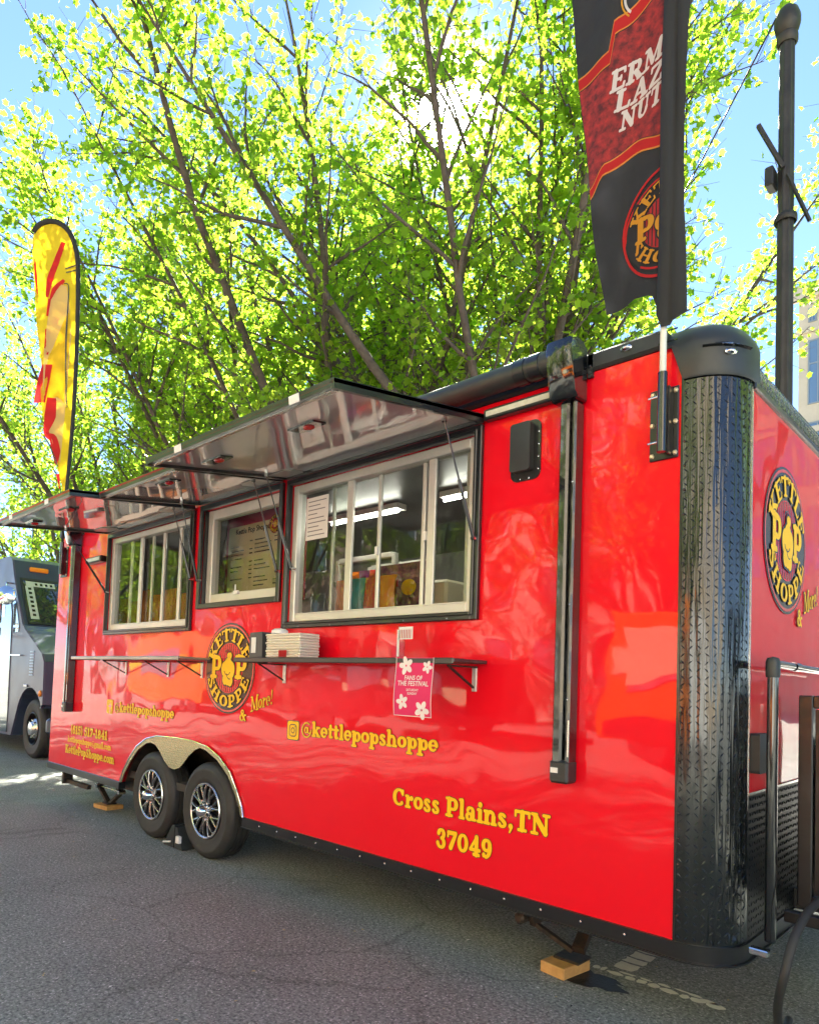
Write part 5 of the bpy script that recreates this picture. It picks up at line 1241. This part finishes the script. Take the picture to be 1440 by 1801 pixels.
mb = MB(); mb.tube([yff(0.0, 2.4), yff(0, 2.8)] + [yff(s, z_) for s, z_ in rim_pts[:1]], .014, 10); cr_ = catmull([yff(s, z_) for s, z_ in rim_pts], 5); mb.tube(cr_, [.018 + .012 * min(1, i / len(cr_) * 1.4) for i in range(len(cr_))], 10); mb.build('pole', SOCK, yt, smooth=4)
def ip(pl, z_):
    for (sa, za), (sb, zb) in zip(pl[:-1], pl[1:]):
        if za <= z_ <= zb: return sa + (sb - sa) * (z_ - za) / max(zb - za, 1e-6)
    return pl[-1][0]
mb = MB(); vs = []; fs = []; nz = 70; nx = 14
for j in range(nz + 1):
    z_ = 3.05 + (6.262 - 3.05) * j / nz
    sa = ip(rim_pts[:7], z_); sb = ip(edge_l, z_) if z_ < 6.15 else .535 - (z_ - 6.15) * 1.6
    if z_ < 3.3: sb = .03
    for i in range(nx + 1): vs.append(yff(sa + (max(sb, sa + .002) - sa) * i / nx, z_))
for j in range(nz):
    for i in range(nx): a = j * (nx + 1) + i; fs.append((a, a + 1, a + nx + 2, a + nx + 1))
mb.add(vs, fs); mb.build('flag_cloth', YCLOTH, yt, smooth=4, recalc=False)
def fblob(pts, m, name, off=.004):
    mb = MB(); tri = tessellate_polygon([[Vector((a, b, 0)) for a, b in pts]]); mb.add([yff(a, b, off) for a, b in pts], [tuple(t) for t in tri]); mb.build(name, m, yt, recalc=False)
def stroke(pts, ws):
    P_ = catmull([(a, b, 0) for a, b in pts], 5); n = len(P_); L_ = []; R_ = []
    for i, p in enumerate(P_):
        d = (P_[min(i + 1, n - 1)] - P_[max(i - 1, 0)]).normalized(); t = i / (n - 1) * (len(ws) - 1); k = min(int(t), len(ws) - 2); w = ws[k] + (ws[k + 1] - ws[k]) * (t - k)
        L_.append((p.x - d.y * w, p.y + d.x * w)); R_.append((p.x + d.y * w, p.y - d.x * w))
    return L_ + R_[::-1]
CREAM = mat('pale bun print', (.68, .52, .20), rough=.8); cloth_translucent(CREAM, .45)
fblob([(.08, 3.6), (.05, 4.2), (.03, 5.0), (.08, 5.35), (.13, 5.55), (.22, 5.58), (.30, 5.40), (.36, 4.9), (.31, 4.4), (.24, 4.0), (.14, 3.72)], CREAM, 'hot_dog_print', .003)
for pts, ws in (([(.33, 5.42), (.30, 5.62), (.24, 5.80), (.17, 6.02)], (.012, .035, .03, .022)), ([(.30, 5.30), (.25, 5.50), (.16, 5.62)], (.02, .035, .015)), ([(.32, 5.22), (.29, 5.40)], (.02, .03)),
                ([(.26, 5.18), (.20, 5.16)], (.03, .045)), ([(.33, 4.80), (.32, 5.08)], (.03, .03)), ([(.34, 4.25), (.32, 4.50), (.29, 4.68)], (.075, .09, .075)),
                ([(.20, 4.30), (.21, 4.10), (.24, 3.92), (.17, 3.86), (.13, 3.72), (.12, 3.58)], (.045, .06, .03, .045, .05, .008)), ([(.10, 3.48), (.07, 3.32)], (.02, .008)), ([(.49, 5.85), (.47, 5.65), (.44, 5.45)], (.006, .016, .006))):
    fblob(stroke(pts, ws), FLAGRED, 'red_squiggle', .006)
for pts in ([(.16, 5.58), (.10, 5.52), (.085, 5.0), (.06, 4.5), (.03, 4.2)], [(.30, 3.92), (.20, 3.78), (.10, 3.56)], [(.0, 5.78), (.15, 5.74)], [(.0, 5.72), (.14, 5.70)]):
    fblob(stroke(pts, (.004, .008, .006)), LBLACK, 'black_line_print', .0075)

# ------------------------------------------------------------------ street furniture
lpst = thing('lamp_post', 'tall dark fluted lamp post with round finial behind the front corner of the trailer', 'lamp post', (-.672, 3.2, .13))
POST = mat('dark olive iron', (.026, .025, .021), rough=.5, metal=.3, var=(6, (.045, .042, .034)), bump=(30, .3, .004))
mb = MB(); n = 32; vs = []; fs = []; prof = [(.15, .11), (.15, .6), (.095, .75), (.074, 1.0), (.067, 3.0), (.062, 5.0), (.058, 6.72)]
for r_, z_ in prof:
    for k in range(n): rr = r_ * (1 - .09 * (k % 4 in (1, 2))); t = 2 * PI * k / n; vs.append((-.672 + rr * math.cos(t), 3.2 + rr * math.sin(t), z_))
for i in range(len(prof) - 1):
    for k in range(n): a = i * n + k; b = i * n + (k + 1) % n; fs.append((a, b, b + n, a + n))
mb.add(vs, fs); mb.build('shaft', POST, lpst, smooth=R(20))
mb = MB(); mb.lathe((-.672, 3.2, 6.70), (0, 0, 1), [(.064, 0), (.08, .02), (.08, .07), (.062, .09), (.085, .12), (.098, .17), (.098, .22), (.08, .28), (.045, .32), (.02, .34), (0, .35)], 24); mb.build('finial', POST, lpst, smooth=R(40))
mb = MB(); mb.lathe((-.672, 3.2, 5.2), (0, 0, 1), [(.078, 0), (.085, .01), (.085, .05), (.078, .06)], 24); mb.bar((-.84, 3.05, 6.02), (-.672, 3.12, 5.62), .03, .03); mb.bar((-.64, 3.12, 5.55), (-.51, 3.25, 5.17), .022, .022); mb.build('banner_arm', POST, lpst, smooth=SM)
mb = MB(); mb.bbox(-.80, -.735, 3.08, 3.22, 5.50, 5.66, .01); mb.build('junction_box', POST, lpst)
mb = MB(); pts = []
for k in range(25):
    t = k / 24; pts.append((-.72 - 7.3 * t, 3.15 + 6.0 * t, 6.98 - 1.2 * t - 2.2 * t * (1 - t)))
mb.tube(pts, .008, 5); tag(mb.build('overhead_cable', BLACKM, smooth=4), 'thin cable running from the lamp post top into the tree crowns', 'cable')
# thin dark sign pole with a small signal behind the van
sp = thing('signal_pole', 'dark pole with small signal boxes in the background above the blue van', 'pole', (-25.5, 6.2, .0))
mb = MB(); mb.tube([(-25.9, 5.85, 0), (-25.9, 5.85, 7.2)], .16, 10); mb.build('mast', BLACKM, sp, smooth=4)
mb = MB(); mb.bbox(-25.0, -24.7, 6.35, 6.65, 5.6, 6.0, .05); mb.bbox(-25.0, -24.7, 6.35, 6.65, 5.15, 5.5, .05); mb.build('signal_box', WHITE, sp)
mb = MB(); mb.lathe((-23.6, 6.9, 5.9), (0, 0, 1), [(0, .25), (.35, .18), (.55, 0), (.4, -.1), (0, -.15)], 16); tag(mb.build('lantern', mat('turquoise paper', (.08, .55, .38), rough=.6), smooth=SM), 'turquoise lantern hanging among the branches above the van roof', 'lantern')
# ------------------------------------------------------------------ stone building, upper right
bd = thing('stone_building', 'pale stone office building with tall blue windows beyond the lamp post at the right edge', 'building', (-4.0, 66, 0))
STONE = mat('pale limestone', (.52, .42, .29), rough=.85, var=(.6, (.45, .36, .25)), bump=(3, .3, .02))
bx0, bx1, by, bh = -15.4, 30.0, 63.6, 37.0
mb = MB(); mb.box(bx0, bx1, by, by + 25, 0, bh); mb.build('wall', STONE, bd)
mb = MB(); mb.box(bx0 - .5, bx1 + .5, by - .5, by - .001, bh - .9, bh + .4); mb.box(bx0 - .25, bx1 + .25, by - .25, by - .001, bh - 3.9, bh - 3.6); mb.box(bx0 - .2, bx1 + .2, by - .2, by - .001, bh - 12.8, bh - 12.3); mb.build('cornice', STONE, bd)
BG = mat('blue sky glass', (.10, .16, .22), rough=.05, spec=1., coat=1.); WF = mat('grey window metal', (.20, .22, .22), rough=.5)
wm = None; pm_ = None
for rw, (z_, h_, sp_, w_) in enumerate(((bh - 3.0, 1.3, 2.4, .65), (bh - 10.3, 5.7, 4.4, 2.0), (bh - 17.6, 5.7, 4.4, 2.0), (bh - 25.0, 5.7, 4.4, 2.0))):
    n_ = int(16 if rw else 20)
    f0 = p0 = None
    for i in range(n_):
        x = bx0 + .75 + i * sp_ * (.62 if rw == 0 else .62)
        if x + w_ > bx1: break
        if f0 is None:
            mb = MB(); rect_frame(mb, x, x + w_, z_, z_ + h_, .12, by - .10, by - .001, .01); mb.box(x + w_ * .36, x + w_ * .36 + .1, by - .09, by - .002, z_ + .12, z_ + h_ - .12); mb.box(x + .12, x + w_ - .12, by - .08, by - .003, z_ + h_ * .62, z_ + h_ * .62 + .12)
            f0 = mb.build('window', WF, bd); mb = MB(); mb.box(x + .12, x + w_ - .12, by - .05, by - .004, z_ + .12, z_ + h_ - .12); p0 = mb.build('pane', BG, f0); X0 = x
        else:
            c = f0.copy(); col.objects.link(c); c.parent = bd; c.location = (x - X0, 0, 0); d = p0.copy(); col.objects.link(d); d.parent = c

# ------------------------------------------------------------------ dark blue step van at the left edge
sv = thing('step_van', 'dark blue step van with chrome round mirror parked behind the red trailer', 'van', (-13.5, 1.95, 0))
VB = mat('glossy navy blue paint', (.045, .06, .10), rough=.3, coat=.4, bump=(1.6, .35, .03, 1))
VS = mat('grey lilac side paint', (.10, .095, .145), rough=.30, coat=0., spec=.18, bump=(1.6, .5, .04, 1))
y0, y1 = .95, 2.98
prof = [(-18.0, .62), (-18.0, 3.28), (-11.92, 3.29), (-11.78, 3.22), (-11.62, 2.90), (-11.08, 2.10), (-10.92, 2.0), (-10.14, 1.62), (-10.04, 1.50), (-10.0, .86), (-10.12, .80)]
wx, wr_ = -10.56, .46
arc_ = [(wx + .60 * math.cos(R(a)), .50 + .60 * math.sin(R(a))) for a in range(30, 151, 12)]
prof2 = prof + arc_ + [(-11.35, .30), (-16.9, .30), (-16.9, .62)]
mb = MB(); mb.prism(prof2, 'y', y0 + .03, y1 - .03); vb_ = mb.build('body', VB, sv)
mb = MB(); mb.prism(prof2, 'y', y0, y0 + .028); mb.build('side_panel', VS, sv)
mb = MB(); mb.prism([(-13.2, .34), (-13.2, 2.75), (-11.78, 2.75), (-11.60, 2.30), (-11.52, .34)], 'y', y0 - .012, y0 - .001); dr = mb.build('side_door', mat('black door glass and panel', (.012, .013, .014), rough=.08, coat=1.), sv)
mb = MB(); mb.box(-12.6, -11.95, y0 - .016, y0 - .013, 2.25, 2.45); mb.bar((-12.8, y0 - .03, 1.62), (-11.0, y0 - .03, 1.60), .02, .02); mb.build('door_handle', ALU, dr)
mb = MB(); mb.prism([(-11.46, 1.98), (-11.60, 2.55), (-11.42, 2.48), (-11.22, 2.08), (-11.24, 1.98)], 'y', y0 - .010, y0 - .001); mb.build('quarter_window', BG, sv)
# windscreen lies on the raked face
pA, pB = Vector((-11.62, 0, 2.90)), Vector((-11.08, 0, 2.10)); dd = (pB - pA); nn = Vector((.80, 0, .54)).normalized()
def ws(u, y, o): q = pA + dd * u + nn * o; return (q.x, y, q.z)
mb = MB()
def wslab(mb, u0, u1, ya, yb, o0, o1, mi=None):
    mb.add([ws(u0, ya, o0), ws(u0, yb, o0), ws(u1, yb, o0), ws(u1, ya, o0), ws(u0, ya, o1), ws(u0, yb, o1), ws(u1, yb, o1), ws(u1, ya, o1)], [(0, 1, 2, 3), (4, 7, 6, 5), (0, 4, 5, 1), (1, 5, 6, 2), (2, 6, 7, 3), (3, 7, 4, 0)], mi)
wslab(mb, .04, .95, y0 + .12, y1 - .12, .002, .012); wsn = mb.build('windscreen', mat('dark reflecting windscreen', (.03, .04, .035), rough=.03, coat=1., spec=1.), sv)
mb = MB(); wslab(mb, .0, .04, y0 + .08, y1 - .08, .001, .02); wslab(mb, .95, .99, y0 + .08, y1 - .08, .001, .02); wslab(mb, .04, .95, y0 + .08, y0 + .12, .001, .02); wslab(mb, .04, .95, y1 - .12, y1 - .08, .001, .02); wslab(mb, .04, .95, 1.93, 1.97, .013, .02); mb.build('screen_seal', BLACKM, wsn)
CARD = mat('pale green paper strip', (.50, .58, .42), rough=.7)
mb = MB(); wslab(mb, .06, .17, y0 + .16, y0 + .62, .0125, .014); wslab(mb, .17, .88, y0 + .14, y0 + .27, .0125, .014); 
for k in range(7): wslab(mb, .20 + k * .095, .25 + k * .095, y0 + .18, y0 + .23, .0145, .0155, 1)
for k in range(4): wslab(mb, .09, .14, y0 + .30 + k * .08, y0 + .34 + k * .08, .0145, .0155, 1)
mb.build('paper_strip', [CARD, LBLACK], wsn)
mb = MB(); mb.bbox(-11.76, -11.66, y0 + .25, y0 + .55, 3.04, 3.12, .015); mb.build('marker_lamp', AMBER, sv)
mb = MB(); mb.lathe((-10.10, y0 - .001, 1.02), (0, -1, 0), [(.05, 0), (.05, .015), (.03, .03), (0, .033)], 16); mb.build('side_lamp', AMBER, sv, smooth=SM)
mb = MB(); mb.tube([(-11.65, y0, 2.80), (-11.45, y0 - .16, 2.78), (-11.30, y0 - .20, 2.66)], .014, 8); mb.lathe((-11.30, y0 - .20, 2.56), (.75, -.62, .1), [(.0, .05), (.10, .03), (.155, -.0), (.155, -.02), (0, -.03)], 24); mb.build('round_mirror', CHROME, sv, smooth=SM)
mb = MB(); mb.bbox(-11.90, -11.78, y0 - .28, y0 - .10, 2.12, 2.50, .03); mb.bbox(-11.90, -11.78, y0 - .28, y0 - .10, 1.90, 2.08, .03); mb.build('wing_mirror', CHROME, sv)
mb = MB()
for k in range(9): mb.bbox(-10.62, -10.46, y0 - .012, y0 - .001, 1.28 + k * .045, 1.305 + k * .045, .004)
mb.build('air_vent', mat('pale blue vent', (.35, .45, .62), rough=.4), sv)
mb = MB(); mb.bbox(-10.82, -10.66, y0 - .02, y0 - .001, 1.10, 1.14, .004); mb.build('badge_strip', BLACKG, sv)
mb = MB(); mb.bbox(-9.995, -9.86, y0 + .05, y1 - .05, .42, .66, .04); mb.build('bumper', VB, sv)
mb = MB(); mb.bbox(-10.0, -9.985, y0 + .55, y1 - .55, .95, 1.45, .005); mb.build('grille', BLACKM, sv)
for y in (y0 + .28, y1 - .28): mb = MB(); mb.lathe((-9.995, y, 1.22), (1, 0, 0), [(.12, 0), (.12, .02), (.09, .03), (0, .045)], 24); mb.build('headlight', CHROME, sv, smooth=SM)
for x in (wx, -15.6):
    wr = bpy.data.objects.new('wheel', None); col.objects.link(wr); wr.parent = sv; wr.location = (x + 13.5, y0 + .06 - 1.95, wr_)
    wheel(wr, x, y0 + .06, wr_, wr_, .26, .25, 'plain')
    wr = bpy.data.objects.new('wheel', None); col.objects.link(wr); wr.parent = sv; wr.location = (x + 13.5, y1 - .32 - 1.95, wr_)
    wheel(wr, x, y1 - .32, wr_, wr_, .26, .25, 'plain')

# ------------------------------------------------------------------ the other side of the street (seen mirrored in the paint and glass)
def box_vehicle(name, label, cat, x0, x1, yf_, yb, z1, paint, cab, win, paint2=None, flip=False):
    """cab: length of the lower cab at the -x end; faces the street at yf_ (> yb)"""
    class MB(globals()['MB']):
        def build(self, *a, **k):
            if flip: self.v = [(x0 + x1 - v[0], v[1], v[2]) for v in self.v]
            return super().build(*a, **k)
    o = thing(name, label, cat, ((x0 + x1) / 2, (yf_ + yb) / 2, 0))
    mb = MB(); mb.bbox(x0 + cab, x1, yb, yf_, .45, z1, .06); mb.build('body', paint, o)
    mb = MB(); mb.prism([(x0, .45), (x0, 1.15), (x0 + cab * .35, 1.30), (x0 + cab * .62, z1 * .80), (x0 + cab - .005, z1 * .82), (x0 + cab - .005, .45)], 'y', yb + .05, yf_ - .05); mb.build('cab', paint, o)
    mb = MB(); mb.prism([(x0 + cab * .45, 1.35), (x0 + cab * .66, z1 * .76), (x0 + cab - .08, z1 * .76), (x0 + cab - .08, 1.35)], 'y', yf_ - .049, yf_ - .035); mb.build('cab_window', BG, o)
    for a, b, c, d in win:
        mb = MB(); mb.box(a, b, yf_ + .001, yf_ + .03, c, d); mb.build('window', BG, o)
    if paint2:
        mb = MB(); mb.box(x0 + cab + .1, x1 - .1, yf_ + .002, yf_ + .012, z1 * .60, z1 * .70); mb.build('stripe', paint2, o)
    for x in (x0 + cab * .45, x1 - .9):
        for y in (yf_ - .25, yb + .02): mb = MB(); mb.lathe((x, y, .38), (0, 1, 0), [(0, 0), (.2, 0), (.34, .0), (.38, .03), (.38, .2), (.34, .23), (.2, .23), (.18, .2), (0, .2)], 28); mb.build('wheel', RUBBER, o, smooth=SM)
    return o
ORG = mat('orange paint', (.85, .20, .005), rough=.3, coat=.6); CREAMP = mat('cream paint', (.75, .66, .42), rough=.4)
box_vehicle('food_truck', 'bright orange food truck with serving window across the street', 'food truck', -5.1, 1.2, -9.0, -11.1, 2.9, ORG, 1.3, [(-.9, .75, 1.35, 2.2)], CREAMP, flip=True)
_ft = [o for o in bpy.data.objects if o.get('category') == 'food truck' and o.parent is None and o.location.x > -10][0]
mb = MB(); mb.bbox(-3.2, -1.0, -8.99, -8.65, 1.12, 1.16, .01); mb.build('shelf', ALU, _ft)
mb = MB(); mb.bbox(-4.7, -3.6, -8.985, -8.96, 1.5, 2.5, .005); mb.build('menu_panel', CREAMP, _ft)
mb = MB(); mb.bbox(-4.9, -.8, -8.985, -8.975, .5, .95, .002); mb.build('skirt_panel', mat('dark maroon panel', (.12, .01, .01), rough=.4), _ft)
mb = MB(); mb.box(-3.3, -.9, -8.99, -8.10, 2.35, 2.39); mb.build('awning', FLAGRED, _ft)
box_vehicle('food_truck', 'orange box truck farther down the far side of the street', 'food truck', -26.5, -19.2, -9.0, -11.2, 2.8, ORG, 1.4, [(-23.5, -20.8, 1.4, 2.2)], mat('yellow paint', (.8, .55, .02), rough=.4))
box_vehicle('delivery_van', 'white delivery van parked across the street beyond the orange truck', 'van', 1.6, 7.0, -9.0, -11.0, 2.5, mat('white van paint', (.78, .78, .76), rough=.3, coat=.5), 1.6, [])
box_vehicle('delivery_van', 'low maroon van across the street between the two orange trucks', 'van', -14.6, -8.2, -9.1, -11.0, 1.9, mat('maroon paint', (.16, .01, .02), rough=.2, coat=1.), 1.8, [(-12.4, -10.8, 1.15, 1.7), (-10.6, -9.0, 1.15, 1.7)], CREAMP)
box_vehicle('delivery_van', 'charcoal van added out of view ahead of the trailer to darken its nose reflection', 'van', 4.2, 9.6, 2.3, .3, 2.4, mat('charcoal van paint', (.02, .022, .026), rough=.25, coat=1.), 1.6, [])  # unseen van, added so the trailer nose mirrors something dark
mb = MB(); mb.bbox(3.5, 45, 13.0, 13.5, 0, 1.7, .03); tag(mb.build('reflection_wall', mat('dark brown brick wall', (.09, .06, .045), rough=.9, var=(5, (.06, .04, .03)))), 'long dark brown wall, added out of view to darken the reflection in the trailer nose', 'wall')  # wall added out of view to darken what the nose and lower plate mirror
place(tA, (9.5, 9.5, .13), 1.0, 'unseen street tree past the front of the trailer beside the added dark wall', 'street trees ahead of the trailer')  # trees out of view, put in with the wall to darken the nose reflection
place(tB, (16.5, 10.5, .13), 3.0, 'unseen street tree farthest ahead of the trailer along the added dark wall', 'street trees ahead of the trailer')
def brick_block(label, x0, x1, y, h, m, nx, nz):
    o = thing('street_building', label, 'building', ((x0 + x1) / 2, y - 5, 0))
    mb = MB(); mb.box(x0, x1, y - 10, y, 0, h); mb.build('wall', m, o); mb = MB(); mb.box(x0 - .2, x1 + .2, y + .001, y + .35, h - .6, h + .2); mb.build('cornice', STONE, o)
    f0 = p0 = None; dx = (x1 - x0) / nx; dz = (h - 1.5) / nz
    for i in range(nx):
        for j in range(nz):
            xx, zz = x0 + dx * (i + .28), 1.0 + dz * (j + .2)
            if f0 is None:
                mb = MB(); rect_frame(mb, xx, xx + dx * .44, zz, zz + dz * .6, .09, y + .001, y + .09, .01); f0 = mb.build('window', WHITE, o)
                mb = MB(); mb.box(xx + .09, xx + dx * .44 - .09, y + .002, y + .04, zz + .09, zz + dz * .6 - .09); p0 = mb.build('pane', BG, f0)
            else:
                c = f0.copy(); col.objects.link(c); c.parent = o; c.location = (dx * i, 0, dz * j); d = p0.copy(); col.objects.link(d); d.parent = c
brick_block('cream stone building across the street facing the trailer', -22, 6, -20, 13, mat('cream stucco', (.58, .52, .42), rough=.8, var=(1, (.50, .45, .37))), 11, 4)
brick_block('brown brick building across the street at the far left', -52, -23, -20, 15, mat('brown brick wall', (.22, .15, .11), rough=.85, var=(4, (.17, .12, .09))), 11, 5)
brick_block('tall pale building across the street behind the white van', 7, 34, -19, 18, STONE, 9, 5)
